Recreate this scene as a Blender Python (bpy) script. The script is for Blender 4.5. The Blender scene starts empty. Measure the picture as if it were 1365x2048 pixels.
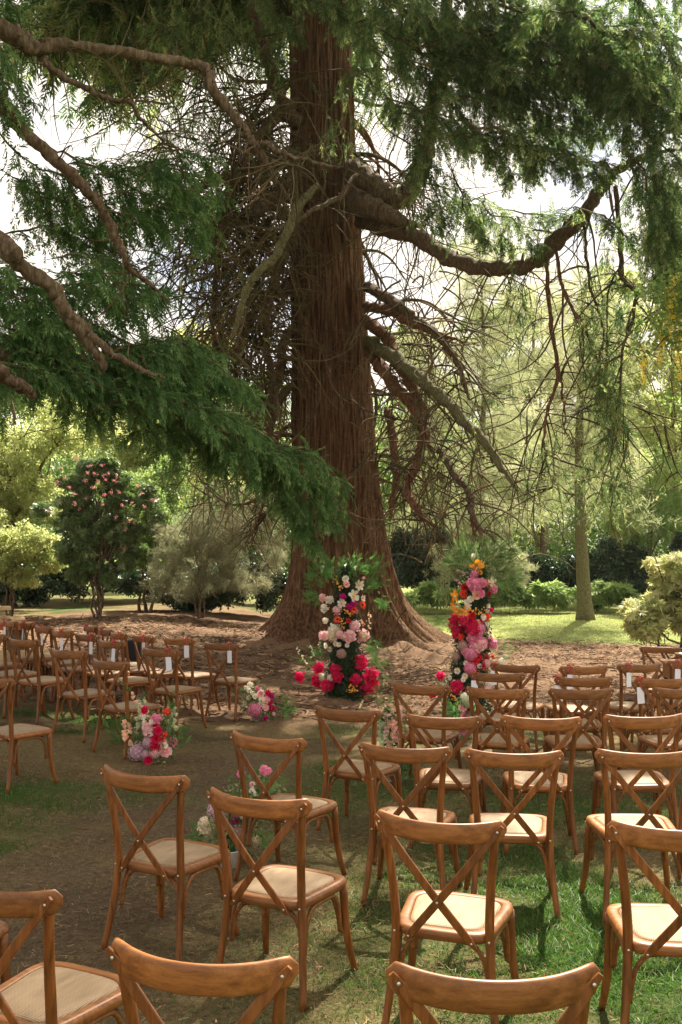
import bpy, math
import numpy as np
from mathutils import Vector

# ------------------------------------------------------------------ camera, sky, sun, exposure
S = bpy.context.scene
COL = S.collection
F, H, PITCH = 1970.0, 1.912, math.radians(1.98)
cam_d = bpy.data.cameras.new('camera'); cam = bpy.data.objects.new('camera', cam_d); COL.objects.link(cam)
cam.location = (0, 0, H); cam.rotation_euler = (math.pi/2 + PITCH, 0, 0)
cam_d.sensor_fit = 'VERTICAL'; cam_d.sensor_height = 36.0; cam_d.lens = F/2048*36
cam_d.clip_start = 0.05; cam_d.clip_end = 3000
S.camera = cam
SUN_AZ, SUN_EL = math.radians(19), math.radians(53)      # azimuth clockwise from +Y (ahead, a little to the right)
SUNV = Vector((math.sin(SUN_AZ)*math.cos(SUN_EL), math.cos(SUN_AZ)*math.cos(SUN_EL), math.sin(SUN_EL)))
W = bpy.data.worlds.new('World'); S.world = W; W.use_nodes = True
nt = W.node_tree; nt.nodes.clear()
out = nt.nodes.new('ShaderNodeOutputWorld'); bg = nt.nodes.new('ShaderNodeBackground')
sky = nt.nodes.new('ShaderNodeTexSky'); sky.sky_type = 'NISHITA'; sky.sun_disc = False
sky.sun_elevation = SUN_EL; sky.sun_rotation = SUN_AZ; sky.dust_density = 1.5
tc = nt.nodes.new('ShaderNodeTexCoord')
cn = nt.nodes.new('ShaderNodeTexNoise'); cn.inputs['Scale'].default_value = 3.2; cn.inputs['Detail'].default_value = 5
cr = nt.nodes.new('ShaderNodeValToRGB'); cr.color_ramp.elements[0].position = .30; cr.color_ramp.elements[1].position = .47
mx = nt.nodes.new('ShaderNodeMix'); mx.data_type = 'RGBA'
mx.inputs[7].default_value = (10.2, 9.3, 8.2, 1)          # sunlit white cloud
nt.links.new(tc.outputs['Generated'], cn.inputs['Vector']); nt.links.new(cn.outputs['Fac'], cr.inputs[0])
nt.links.new(cr.outputs[0], mx.inputs[0]); nt.links.new(sky.outputs[0], mx.inputs[6])
nt.links.new(mx.outputs[2], bg.inputs[0]); bg.inputs[1].default_value = .05
nt.links.new(bg.outputs[0], out.inputs[0])
sun_d = bpy.data.lights.new('sun', 'SUN'); sun_d.energy = 5.0; sun_d.angle = math.radians(.6); sun_d.color = (1, .91, .75)
sun = bpy.data.objects.new('sun', sun_d); COL.objects.link(sun); sun.location = (8, 20, 40)
sun.rotation_euler = SUNV.to_track_quat('Z', 'Y').to_euler()
S.view_settings.view_transform = 'Standard'; S.view_settings.look = 'None'
S.view_settings.exposure = 1.65; S.view_settings.gamma = 1; S.view_settings.use_curve_mapping = False
S.render.engine = 'CYCLES'
S.cycles.max_bounces = 8; S.cycles.transparent_max_bounces = 8; S.cycles.diffuse_bounces = 5
S.cycles.sample_clamp_indirect = 6

R = np.random.default_rng(11)
A = np.array

# ------------------------------------------------------------------ helpers
def terr(x, y):
    x = np.asarray(x, float); y = np.asarray(y, float)
    xc = np.clip(x, -4, 4.5); yc = np.clip(y, -1, 11.5) - 4.5
    z = -.0202*yc + .0102*xc - .0078*xc*yc + .0087*xc*xc
    r = np.hypot(x, y-20.5)
    z = z + .20*np.exp(-(r/2.6)**2) + .012*np.sin(x*1.7+.6*y) * np.sin(y*1.3-.4*x)
    return z
def at(px, py, d):                       # point of the place at photograph pixel (px, py), d metres ahead
    u = (px-682.5)/F; v = (1024-py)/F
    c, s = math.cos(PITCH), math.sin(PITCH)
    return A([u*d, (c - v*s)*d, H + (s + v*c)*d])
def gat(px, py):                         # ground point under a pixel
    z = 0.
    for _ in range(12):
        p = at(px, py, 1.0) - A([0, 0, H]); t = (z-H)/p[2]
        q = p*t; z = .5*z + .5*float(terr(q[0], q[1]))
    return A([q[0], q[1], float(terr(q[0], q[1]))])
def nz(x, y, f=1., seed=0, oct=4):        # cheap smooth noise in -1..1
    rg = np.random.default_rng(seed); o = 0; a = 1.; t = 0
    for i in range(oct):
        v = 0
        for k in range(4):
            an = rg.uniform(0, 6.28); v = v + np.sin((x*np.cos(an)+y*np.sin(an))*f*rg.uniform(.7, 1.4) + rg.uniform(0, 6.28))
        o = o + a*v/2.2; t += a; a *= .55; f *= 2.1
    return o/t

class M:
    def __init__(s): s.v = []; s.q = []; s.t = []; s.qm = []; s.tm = []; s.a = []; s.n = 0
    def add(s, V, Q=None, T=None, mat=0, var=None):
        V = np.asarray(V, np.float32).reshape(-1, 3)
        if Q is not None and len(Q): Q = np.asarray(Q, np.int32).reshape(-1, 4); s.q.append(Q+s.n); s.qm.append(np.broadcast_to(np.asarray(mat, np.int32), (len(Q),)))
        if T is not None and len(T): T = np.asarray(T, np.int32).reshape(-1, 3); s.t.append(T+s.n); s.tm.append(np.broadcast_to(np.asarray(mat, np.int32), (len(T),)))
        s.v.append(V); s.a.append(np.broadcast_to(np.asarray(.5 if var is None else var, np.float32), (len(V),))); s.n += len(V)
    def mesh(s, name, mats, smooth=False):
        me = bpy.data.meshes.new(name)
        V = np.concatenate(s.v) if s.v else np.zeros((0, 3), np.float32)
        Q = np.concatenate(s.q) if s.q else np.zeros((0, 4), np.int32); T = np.concatenate(s.t) if s.t else np.zeros((0, 3), np.int32)
        me.vertices.add(len(V)); me.vertices.foreach_set('co', V.ravel())
        me.loops.add(Q.size+T.size); me.loops.foreach_set('vertex_index', np.concatenate([Q.ravel(), T.ravel()]).astype(np.int32))
        me.polygons.add(len(Q)+len(T))
        st = np.concatenate([np.arange(len(Q))*4, Q.size+np.arange(len(T))*3]).astype(np.int32)
        me.polygons.foreach_set('loop_start', st)
        mi = np.concatenate(([np.concatenate(s.qm)] if s.qm else []) + ([np.concatenate(s.tm)] if s.tm else []) + [np.zeros(0, np.int32)]).astype(np.int32)
        for m in (mats if isinstance(mats, (list, tuple)) else [mats]): me.materials.append(m)
        me.polygons.foreach_set('material_index', mi)
        me.polygons.foreach_set('use_smooth', np.full(len(mi), bool(smooth)))
        at_ = me.attributes.new('var', 'FLOAT', 'POINT'); at_.data.foreach_set('value', np.concatenate(s.a) if s.a else np.zeros(0, np.float32))
        me.update(calc_edges=True); me.validate()
        return me
    def obj(s, name, mats, parent=None, smooth=False, kind=None, loc=None):
        return put(name, s.mesh(name, mats, smooth), parent, kind, loc)
def put(name, me, parent=None, kind=None, loc=None, rotz=0):
    o = bpy.data.objects.new(name, me); COL.objects.link(o)
    if parent: o.parent = parent
    if kind: o['kind'] = kind
    if loc is not None: o.location = loc
    o.rotation_euler[2] = rotz
    return o
def thing(name, label, cat, loc=(0, 0, 0), rotz=0, group=None):
    o = put(name, None, None, None, loc, rotz); o.empty_display_size = .1
    tag(o, label, cat, group); return o
def tag(o, label, cat, group=None):
    o['label'] = label; o['category'] = cat
    if group: o['group'] = group
    return o
def unit(v): return v/np.maximum(np.linalg.norm(v, axis=-1, keepdims=True), 1e-9)
def resample(P, n):
    P = np.asarray(P, float); k = len(P)
    if k == 2: t = np.linspace(0, 1, n)[:, None]; return P[0]*(1-t)+P[1]*t
    Q = np.vstack([2*P[0]-P[1], P, 2*P[-1]-P[-2]]); o = []
    u = np.linspace(0, k-1-1e-9, n); i = u.astype(int); f = (u-i)[:, None]
    a, b, c, d = Q[i], Q[i+1], Q[i+2], Q[i+3]
    return .5*((2*b)+(c-a)*f+(2*a-5*b+4*c-d)*f**2+(3*b-a-3*c+d)*f**3)
def tube(m, P, r, sides=6, mat=0, cap=True, var=None, flat=None, rough=0.):
    P = np.asarray(P, float); n = len(P); r = np.broadcast_to(np.asarray(r, float), (n,))
    T = unit(np.gradient(P, axis=0))
    up = A([0, 0, 1.]) if abs(T[0][2]) < .9 else A([1., 0, 0])
    N = np.empty_like(P); N[0] = unit(np.cross(T[0], up))
    for i in range(1, n):
        v = N[i-1]-T[i]*np.dot(N[i-1], T[i]); N[i] = v/max(np.linalg.norm(v), 1e-9)
    B = np.cross(T, N); an = np.arange(sides)*2*np.pi/sides
    ca, sa = np.cos(an)[None, :, None], np.sin(an)[None, :, None]
    if flat: ca = ca*flat[0]; sa = sa*flat[1]
    rr = r[:, None, None]*np.ones((1, sides, 1))
    if rough:
        f_ = R.uniform(0, 6.28, 4); q_ = np.arange(n)[:, None]; rr = rr*(1+rough*(np.sin(2*an+.8*q_+f_[0])+np.sin(3*an-1.3*q_+f_[1])+.8*np.sin(2.1*q_+f_[2])+R.normal(0, .5, (n, sides))))[..., None]
    V = P[:, None]+rr*(N[:, None]*ca+B[:, None]*sa)
    i = np.arange(n-1)[:, None]*sides; j = np.arange(sides)[None]; k = (j+1) % sides
    Q = np.stack([i+j, i+k, i+sides+k, i+sides+j], -1).reshape(-1, 4)
    V = V.reshape(-1, 3); Tr = None
    if cap:
        V = np.vstack([V, P[0], P[-1]]); a = n*sides
        Tr = np.vstack([np.stack([np.full(sides, a), (np.arange(sides)+1) % sides, np.arange(sides)], 1),
                        np.stack([np.full(sides, a+1), (n-1)*sides+np.arange(sides), (n-1)*sides+(np.arange(sides)+1) % sides], 1)])
    m.add(V, Q, Tr, mat, var)
def box(m, lo, hi, mat=0, bev=0.):
    lo = A(lo, float); hi = A(hi, float); b = bev
    if b <= 0:
        V = A([[x, y, z] for z in (lo[2], hi[2]) for y in (lo[1], hi[1]) for x in (lo[0], hi[0])])
        m.add(V, [[0, 2, 3, 1], [4, 5, 7, 6], [0, 1, 5, 4], [2, 6, 7, 3], [0, 4, 6, 2], [1, 3, 7, 5]], None, mat); return
    rings = [(b, lo[2]), (0, lo[2]+b), (0, hi[2]-b), (b, hi[2])]; V = []
    for ins, z in rings:
        x0, x1, y0, y1 = lo[0]+ins, hi[0]-ins, lo[1]+ins, hi[1]-ins; c = b*.7 if ins == 0 else b*.3
        V += [[x0+c, y0, z], [x1-c, y0, z], [x1, y0+c, z], [x1, y1-c, z], [x1-c, y1, z], [x0+c, y1, z], [x0, y1-c, z], [x0, y0+c, z]]
    Q = []
    for i in range(3):
        for j in range(8): k = (j+1) % 8; Q.append([i*8+j, i*8+k, i*8+8+k, i*8+8+j])
    n = 32; V += [[(lo[0]+hi[0])/2, (lo[1]+hi[1])/2, lo[2]], [(lo[0]+hi[0])/2, (lo[1]+hi[1])/2, hi[2]]]
    T = [[32, (j+1) % 8, j] for j in range(8)]+[[33, 24+j, 24+(j+1) % 8] for j in range(8)]
    m.add(V, Q, T, mat)
def lathe(m, prof, c=(0, 0, 0), sides=16, mat=0):
    pr = A(prof, float); an = np.arange(sides)*2*np.pi/sides
    V = np.stack([pr[:, 0][:, None]*np.cos(an), pr[:, 0][:, None]*np.sin(an), np.repeat(pr[:, 1][:, None], sides, 1)], -1).reshape(-1, 3)+A(c)
    n = len(pr); i = np.arange(n-1)[:, None]*sides; j = np.arange(sides)[None]; k = (j+1) % sides
    m.add(V, np.stack([i+j, i+k, i+sides+k, i+sides+j], -1).reshape(-1, 4), None, mat)
def ball(m, c, r, seg=8, rings=6, mat=0, sq=(1, 1, 1), var=None):
    th = np.linspace(0, np.pi, rings+1); an = np.arange(seg)*2*np.pi/seg
    V = np.stack([np.sin(th)[:, None]*np.cos(an), np.sin(th)[:, None]*np.sin(an), np.repeat(np.cos(th)[:, None], seg, 1)], -1).reshape(-1, 3)*r*A(sq)+A(c)
    i = np.arange(rings)[:, None]*seg; j = np.arange(seg)[None]; k = (j+1) % seg
    m.add(V, np.stack([i+j, i+seg+j, i+seg+k, i+k], -1).reshape(-1, 4), None, mat, var)
def frames(D, U=None, roll=0.):          # N x 3 x 3, columns X = direction, Y = side, Z = normal
    D = unit(np.asarray(D, float)); n = len(D)
    U = np.broadcast_to(A([0, 0, 1.]), (n, 3)) if U is None else U
    Y = np.cross(U, D); bad = np.linalg.norm(Y, axis=1) < 1e-3; Y[bad] = A([0, 1., 0]); Y = unit(Y); Z = np.cross(D, Y)
    c, s = np.cos(roll), np.sin(roll); c = np.broadcast_to(c, (n,))[:, None]; s = np.broadcast_to(s, (n,))[:, None]
    return np.stack([D, Y*c+Z*s, Z*c-Y*s], -1)
def scatter(m, tmpl, P, Rm, sc, mat=0, var=None):   # copies of templates (V, Q, T) into one mesh
    P = np.asarray(P, float); n = len(P)
    if n == 0: return
    sc = np.broadcast_to(np.asarray(sc, float), (n,)); pick = R.integers(0, len(tmpl), n)
    var = R.random(n) if var is None else var
    for k, (V, Q, T, *ex) in enumerate(tmpl):
        ix = np.nonzero(pick == k)[0]
        if not len(ix): continue
        X = np.einsum('nij,vj->nvi', Rm[ix], V)*sc[ix][:, None, None]+P[ix][:, None]
        off = (np.arange(len(ix))*len(V))[:, None, None]
        vv = np.repeat(np.clip(var[ix], 0, 1), len(V)) if not ex else np.clip(.55*var[ix][:, None]+.45*ex[0][None], 0, 1).ravel()
        m.add(X.reshape(-1, 3), (Q[None]+off).reshape(-1, 4) if Q is not None else None, (T[None]+off).reshape(-1, 3) if T is not None else None, mat, vv)

# ------------------------------------------------------------------ materials
def mat(name, base, rough=.7, spec=.3):
    m = bpy.data.materials.new(name); m.use_nodes = True; n = m.node_tree
    b = n.nodes['Principled BSDF']; b.inputs['Base Color'].default_value = (*base, 1); b.inputs['Roughness'].default_value = rough
    b.inputs['Specular IOR Level'].default_value = spec
    return m, n, b
def ramp(n, stops):
    r = n.nodes.new('ShaderNodeValToRGB'); e = r.color_ramp.elements
    while len(e) < len(stops): e.new(.5)
    for k, (p, c) in zip(e, stops): k.position = p; k.color = (*c, 1)
    return r
def noise(n, scale, detail=4, vec=None, rough=.5):
    t = n.nodes.new('ShaderNodeTexNoise'); t.inputs['Scale'].default_value = scale; t.inputs['Detail'].default_value = detail; t.inputs['Roughness'].default_value = rough
    if vec is not None: n.links.new(vec, t.inputs['Vector'])
    return t
def coords(n, scale=(1, 1, 1), kind='Object', rnd=False):
    t = n.nodes.new('ShaderNodeTexCoord'); mp = n.nodes.new('ShaderNodeMapping'); mp.inputs['Scale'].default_value = scale
    n.links.new(t.outputs[kind], mp.inputs[0])
    if rnd:
        oi = n.nodes.new('ShaderNodeObjectInfo'); vm = n.nodes.new('ShaderNodeVectorMath'); vm.operation = 'SCALE'; vm.inputs[0].default_value = (13, 7, 5)
        n.links.new(oi.outputs['Random'], vm.inputs['Scale']); n.links.new(vm.outputs[0], mp.inputs['Location'])
    return mp.outputs[0]
def bump(n, b, fac, strength=.3, dist=.01):
    u = n.nodes.new('ShaderNodeBump'); u.inputs['Strength'].default_value = strength; u.inputs['Distance'].default_value = dist
    n.links.new(fac, u.inputs['Height']); n.links.new(u.outputs[0], b.inputs['Normal'])
def leaf_mat(name, stops, trans=.45, rough=.55, spec=.25):
    m = bpy.data.materials.new(name); m.use_nodes = True; n = m.node_tree; b = n.nodes['Principled BSDF']; o = n.nodes['Material Output']
    a = n.nodes.new('ShaderNodeAttribute'); a.attribute_name = 'var'; r = ramp(n, stops); n.links.new(a.outputs['Fac'], r.inputs[0])
    n.links.new(r.outputs[0], b.inputs['Base Color']); b.inputs['Roughness'].default_value = rough; b.inputs['Specular IOR Level'].default_value = spec
    t = n.nodes.new('ShaderNodeBsdfTranslucent'); h = n.nodes.new('ShaderNodeHueSaturation'); h.inputs['Value'].default_value = 1.9; h.inputs['Saturation'].default_value = 1.05; h.inputs['Hue'].default_value = .49
    n.links.new(r.outputs[0], h.inputs['Color']); n.links.new(h.outputs[0], t.inputs[0])
    x = n.nodes.new('ShaderNodeMixShader'); x.inputs[0].default_value = trans
    n.links.new(b.outputs[0], x.inputs[1]); n.links.new(t.outputs[0], x.inputs[2]); n.links.new(x.outputs[0], o.inputs[0])
    return m
def wood_mat(name, dark, mid, light, axis=(1.2, 16, 16), rough=.4):
    m, n, b = mat(name, mid, rough, .4)
    v = coords(n, axis, rnd=True)
    t = noise(n, 3.2, 5, v, .6); r = ramp(n, [(.28, dark), (.52, mid), (.75, light)]); n.links.new(t.outputs['Fac'], r.inputs[0])
    v2 = coords(n, tuple(a*5 for a in axis), rnd=True); t2 = noise(n, 6, 3, v2)
    oi = n.nodes.new('ShaderNodeObjectInfo'); h = n.nodes.new('ShaderNodeHueSaturation')
    ma = n.nodes.new('ShaderNodeMapRange'); ma.inputs[3].default_value = .8; ma.inputs[4].default_value = 1.2
    n.links.new(oi.outputs['Random'], ma.inputs[0]); n.links.new(ma.outputs[0], h.inputs['Value']); n.links.new(r.outputs[0], h.inputs['Color'])
    mm = n.nodes.new('ShaderNodeMix'); mm.data_type = 'RGBA'; mm.blend_type = 'MULTIPLY'; mm.inputs[0].default_value = .5
    r2 = ramp(n, [(.32, (.55, .5, .46)), (.55, (1, 1, 1))]); n.links.new(t2.outputs['Fac'], r2.inputs[0])
    n.links.new(h.outputs[0], mm.inputs[6]); n.links.new(r2.outputs[0], mm.inputs[7]); n.links.new(mm.outputs[2], b.inputs['Base Color'])
    mr = n.nodes.new('ShaderNodeMapRange'); mr.inputs[3].default_value = rough-.1; mr.inputs[4].default_value = rough+.18
    n.links.new(t.outputs['Fac'], mr.inputs[0]); n.links.new(mr.outputs[0], b.inputs['Roughness'])
    bump(n, b, t2.outputs['Fac'], .12, .002)
    return m
WOOD_X = wood_mat('wood_across', (.125, .042, .009), (.235, .088, .020), (.33, .137, .037))
WOOD_Z = wood_mat('wood_upright', (.085, .027, .005), (.20, .068, .013), (.29, .11, .026), (16, 16, 1.2))
m, n, b = mat('cane', (.62, .42, .21), .6, .3)
v = coords(n, (1, 1, 1)); w1 = n.nodes.new('ShaderNodeTexWave'); w1.inputs['Scale'].default_value = 52; w1.bands_direction = 'X'; n.links.new(v, w1.inputs[0])
w2 = n.nodes.new('ShaderNodeTexWave'); w2.inputs['Scale'].default_value = 52; w2.bands_direction = 'Y'; n.links.new(v, w2.inputs[0])
mu = n.nodes.new('ShaderNodeMath'); mu.operation = 'MULTIPLY'; n.links.new(w1.outputs['Fac'], mu.inputs[0]); n.links.new(w2.outputs['Fac'], mu.inputs[1])
nn = noise(n, 30, 4, coords(n, (1, .25, 1), rnd=True)); ad = n.nodes.new('ShaderNodeMath'); ad.operation = 'MULTIPLY_ADD'; ad.inputs[1].default_value = .7
n.links.new(nn.outputs['Fac'], ad.inputs[0]); n.links.new(mu.outputs[0], ad.inputs[2])
r = ramp(n, [(.15, (.11, .068, .036)), (.5, (.25, .168, .095)), (.95, (.44, .32, .20))]); n.links.new(ad.outputs[0], r.inputs[0]); n.links.new(r.outputs[0], b.inputs['Base Color'])
bump(n, b, mu.outputs[0], .4, .002); CANE = m
METAL, n, b = mat('bolt_metal', (.55, .5, .42), .35, .5); b.inputs['Metallic'].default_value = .9
CARD, n, b = mat('card_white', (.78, .78, .84), .7, .2)
RIBBON, n, b = mat('ribbon_coral', (.55, .09, .07), .5, .3)
BLACK, n, b = mat('black_plastic', (.012, .012, .014), .5, .4)
GLASSY, n, b = mat('bottle_oil', (.65, .36, .04), .08, .6); b.inputs['Transmission Weight'].default_value = .6
BRASS, n, b = mat('dull_metal', (.32, .24, .16), .35, .5); b.inputs['Metallic'].default_value = .8
WHITEPOT, n, b = mat('white_bucket', (.62, .62, .60), .5, .3)
def bark_mat(name, stops, sc=(2.2, 2.2, .28), s=5., bstr=.8, dist=.04, rough=.9):
    m, n, b = mat(name, stops[1][1], rough, .15)
    v = coords(n, sc); t = noise(n, s, 7, v, .62); v2 = coords(n, (sc[0]*5, sc[1]*5, sc[2]*3.5)); t2 = noise(n, s*1.3, 5, v2, .6)
    ad = n.nodes.new('ShaderNodeMath'); ad.operation = 'MULTIPLY_ADD'; ad.inputs[1].default_value = .5
    n.links.new(t2.outputs['Fac'], ad.inputs[0]); n.links.new(t.outputs['Fac'], ad.inputs[2])
    r = ramp(n, stops); n.links.new(ad.outputs[0], r.inputs[0]); n.links.new(r.outputs[0], b.inputs['Base Color'])
    bump(n, b, ad.outputs[0], bstr, dist); return m
BARK_RED = bark_mat('bark_red', [(.52, (.014, .0065, .004)), (.72, (.095, .044, .021)), (.95, (.23, .128, .070))], (5., 5., .34), 4.5, .9, .05)
n = BARK_RED.node_tree; b = n.nodes['Principled BSDF']; lk = b.inputs['Base Color'].links[0].from_socket
t3 = noise(n, .9, 5, coords(n, (1, 1, .5)), .6); r3 = ramp(n, [(.42, (0, 0, 0)), (.66, (.75, .75, .75))]); n.links.new(t3.outputs['Fac'], r3.inputs[0])
x3 = n.nodes.new('ShaderNodeMix'); x3.data_type = 'RGBA'; n.links.new(r3.outputs[0], x3.inputs[0]); n.links.new(lk, x3.inputs[6])
x4 = n.nodes.new('ShaderNodeMix'); x4.data_type = 'RGBA'; x4.blend_type = 'MULTIPLY'; x4.inputs[0].default_value = 1; n.links.new(lk, x4.inputs[6]); x4.inputs[7].default_value = (1.4, 1.6, 1.55, 1)
n.links.new(x4.outputs[2], x3.inputs[7]); n.links.new(x3.outputs[2], b.inputs['Base Color'])
BARK_LIMB = bark_mat('bark_limb', [(.5, (.036, .022, .013)), (.75, (.115, .076, .047)), (.95, (.22, .16, .105))], (6, 6, 3), 5, .7, .015)
BARK_RUST = bark_mat('bark_rust', [(.5, (.05, .022, .011)), (.75, (.15, .068, .036)), (.95, (.26, .15, .09))], (6, 6, 3), 5, .6, .012)
BARK_MOSS = bark_mat('bark_moss', [(.5, (.045, .04, .018)), (.75, (.12, .11, .05)), (.95, (.22, .20, .11))], (8, 8, 4), 5, .6, .01)
BARK_PALE = bark_mat('bark_pale', [(.5, (.038, .026, .016)), (.75, (.125, .088, .054)), (.95, (.24, .185, .125))], (6, 6, 1.2), 5, .7, .015)
TWIG, n, b = mat('twig', (.085, .062, .032), .85, .15)
nn = noise(n, 1.3, 3, coords(n)); r = ramp(n, [(.35, (.045, .032, .016)), (.5, (.10, .082, .038)), (.68, (.18, .12, .06))]); n.links.new(nn.outputs['Fac'], r.inputs[0]); n.links.new(r.outputs[0], b.inputs['Base Color'])
L_CEDAR = leaf_mat('leaf_cedar', [(0, (.026, .068, .018)), (.5, (.068, .145, .042)), (1, (.23, .34, .125))], .4)
L_SEQ = leaf_mat('leaf_sequoia', [(0, (.026, .060, .020)), (.5, (.064, .118, .038)), (1, (.30, .34, .14))], .52)
L_PINE = leaf_mat('leaf_pine', [(0, (.16, .19, .10)), (.6, (.30, .325, .175)), (1, (.46, .45, .28))], .5)
L_SILVER = leaf_mat('leaf_silver', [(0, (.095, .11, .058)), (.6, (.20, .205, .115)), (1, (.35, .33, .21))], .4)
L_LIGHT = leaf_mat('leaf_light', [(0, (.18, .23, .075)), (.6, (.33, .37, .155)), (1, (.50, .51, .27))], .55)
L_MID = leaf_mat('leaf_mid', [(0, (.08, .15, .04)), (.6, (.16, .24, .075)), (1, (.28, .35, .13))], .52)
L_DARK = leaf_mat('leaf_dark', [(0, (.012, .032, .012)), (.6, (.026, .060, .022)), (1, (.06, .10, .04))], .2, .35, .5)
L_RHODO = leaf_mat('leaf_rhodo', [(0, (.05, .095, .026)), (.6, (.11, .18, .055)), (1, (.24, .29, .12))], .32, .38, .5)
L_YELLOW = leaf_mat('leaf_yellowgreen', [(0, (.20, .24, .08)), (.6, (.40, .42, .19)), (1, (.62, .58, .36))], .45, .4, .4)
L_FERN = leaf_mat('leaf_fern', [(0, (.04, .12, .025)), (.6, (.075, .19, .045)), (1, (.13, .27, .08))], .4)
L_MOSS = leaf_mat('leaf_moss', [(0, (.012, .028, .010)), (.6, (.025, .050, .018)), (1, (.05, .085, .03))], .2)
L_GRASS = leaf_mat('leaf_grass', [(0, (.026, .074, .012)), (.6, (.052, .120, .020)), (.88, (.085, .16, .030)), (1, (.18, .17, .065))], .4, .5, .3)
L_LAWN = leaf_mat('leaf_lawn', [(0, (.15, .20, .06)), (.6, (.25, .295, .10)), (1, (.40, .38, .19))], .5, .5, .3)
L_STRAW = leaf_mat('leaf_straw', [(0, (.09, .06, .025)), (.5, (.17, .125, .055)), (.8, (.25, .20, .10)), (1, (.10, .12, .03))], .3)
L_LAB = leaf_mat('leaf_laburnum', [(0, (.80, .62, .06)), (1, (.90, .78, .16))], .25)
L_BLOSS = leaf_mat('blossom_red', [(0, (.42, .12, .12)), (.6, (.52, .22, .21)), (1, (.64, .38, .35))], .35)
NEEDLE, n, b = mat('needle', (.2, .1, .05), .9, .1)
a = n.nodes.new('ShaderNodeAttribute'); a.attribute_name = 'var'; r = ramp(n, [(0, (.045, .024, .014)), (.5, (.14, .078, .045)), (1, (.36, .24, .14))]); n.links.new(a.outputs['Fac'], r.inputs[0]); n.links.new(r.outputs[0], b.inputs['Base Color'])

# ------------------------------------------------------------------ ground
def sstep(a, b, x): t = np.clip((x-a)/(b-a), 0, 1); return t*t*(3-2*t)
def cover(x, y):                          # shares of needles, bare earth and grass
    r = np.hypot(x*.8, (y-19.5)*.95); n1 = nz(x, y, .9, 1); n2 = nz(x, y, 2.2, 2); n3 = nz(x, y, .35, 7)
    need = sstep(9.2, 6.6, r+1.0*n1+.5*n2)
    need = np.maximum(need, sstep(-3.2, -5.2, x+.8*n1)*sstep(15.5, 17, y)*sstep(25.0, 22.5, y+n1))
    lawn = sstep(21.3, 22.6, y+.6*n1+.25*(x-3))*sstep(.8, 2.2, x) + sstep(26.5, 29, y+.5*n1)
    lawn = np.clip(lawn, 0, 1)*np.where(x < .3, sstep(32, 35, y+n1), 1); need = need*(1-lawn)  # lawn held back left of the trunk; duller ground colour stands in for shade
    path = np.exp(-((x - (-1.75 + (y-5)*.21))/(.85+.07*np.clip(9-y, 0, 9)))**2)*sstep(11, 8.2, y)*sstep(2.2, 4.4, y)
    bare = np.clip(path*.95 + .4*n2 - .12, 0, 1)*(1-need)*(1-lawn)
    near = sstep(-.9, .9, (x*.75 - (y-4.6)*.16) + .55*n1 + .35*n3)*sstep(9.5, 6.5, y+n1)   # green turf under the right-hand chairs
    patch = sstep(-.05, .6, nz(x, y, 2.1, 5)+.35*n2)*.9
    grass = np.clip(np.maximum(near*np.clip(.72+.7*n2+.35*nz(x, y, 4.5, 15), .1, 1), patch*(1-near))*(1-.9*bare)*(1-need), 0, 1)
    grass = np.maximum(grass, lawn)
    return need, bare, grass, lawn
def axis(a, b, s, far):
    c = np.arange(a, b+s/2, s); g = np.geomspace(.3, far, 26)
    return np.concatenate([(a-g)[::-1], c, b+g])
gx = axis(-9, 9, .075, 900); gy = axis(-1, 27, .075, 1500)
X, Y = np.meshgrid(gx, gy); need, bare, grass, lawn = cover(X, Y)
fade = sstep(60, 30, np.abs(X)+np.abs(Y-12))
Z = terr(X, Y)+fade*(.016*nz(X, Y, 5, 9, 3)+need*.022*nz(X, Y, 7, 4, 3))
rt = np.hypot(X, Y-20.5)                                                 # surface roots near the trunk
for an, ln, w in ((-.95, 5.2, .16), (-.55, 3.6, .13), (-1.35, 3.4, .14), (-2.4, 3.3, .16), (-2.0, 3.2, .14), (.1, 3.6, .15)):
    dx, dy = math.cos(an), math.sin(an); al = X*dx+(Y-20.5)*dy; pe = -X*dy+(Y-20.5)*dx + .18*np.sin(al*1.9+an*5)
    Z = Z+.13*np.exp(-(pe/w)**2)*sstep(ln, ln-2.0, al)*sstep(.5, 1.6, al)
n1 = nz(X, Y, 3, 21); n2 = nz(X, Y, 8, 22, 3)
def lerp(a, b, t): return a*(1-t[..., None])+b*t[..., None]
C = np.broadcast_to(A([.185, .140, .068]), X.shape+(3,)).copy()          # dry thatch
C = lerp(C, A([.120, .098, .045]), sstep(-.2, .8, n1)*.7)
C = lerp(C, A([.080, .056, .034]), sstep(.0, .8, nz(X, Y, 2.8, 55)+.4*n2)*.75)
C = lerp(C, A([.120, .085, .054]), bare*sstep(-.9, .3, n2+.4))
C = lerp(C, A([.034, .076, .012]), np.clip(grass*1.05, 0, 1))
C = lerp(C, A([.19, .118, .073]), need)
C = lerp(C, A([.062, .036, .022]), need*sstep(-.1, .7, n1+.5*n2)*.85)
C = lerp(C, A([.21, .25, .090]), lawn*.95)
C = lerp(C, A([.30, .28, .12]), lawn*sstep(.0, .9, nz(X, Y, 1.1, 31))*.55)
m = M(); ny, nx = X.shape
i = (np.arange(ny-1)[:, None]*nx+np.arange(nx-1)[None]); m.add(np.stack([X, Y, Z], -1), np.stack([i, i+1, i+nx+1, i+nx], -1))
g, n, b = mat('ground_cover', (.2, .15, .08), .95, .1)
ca = n.nodes.new('ShaderNodeAttribute'); ca.attribute_name = 'soil'
t1 = noise(n, 26, 6, coords(n), .7); t2 = noise(n, 120, 4, coords(n, (1, .6, 1)), .7)
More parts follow.
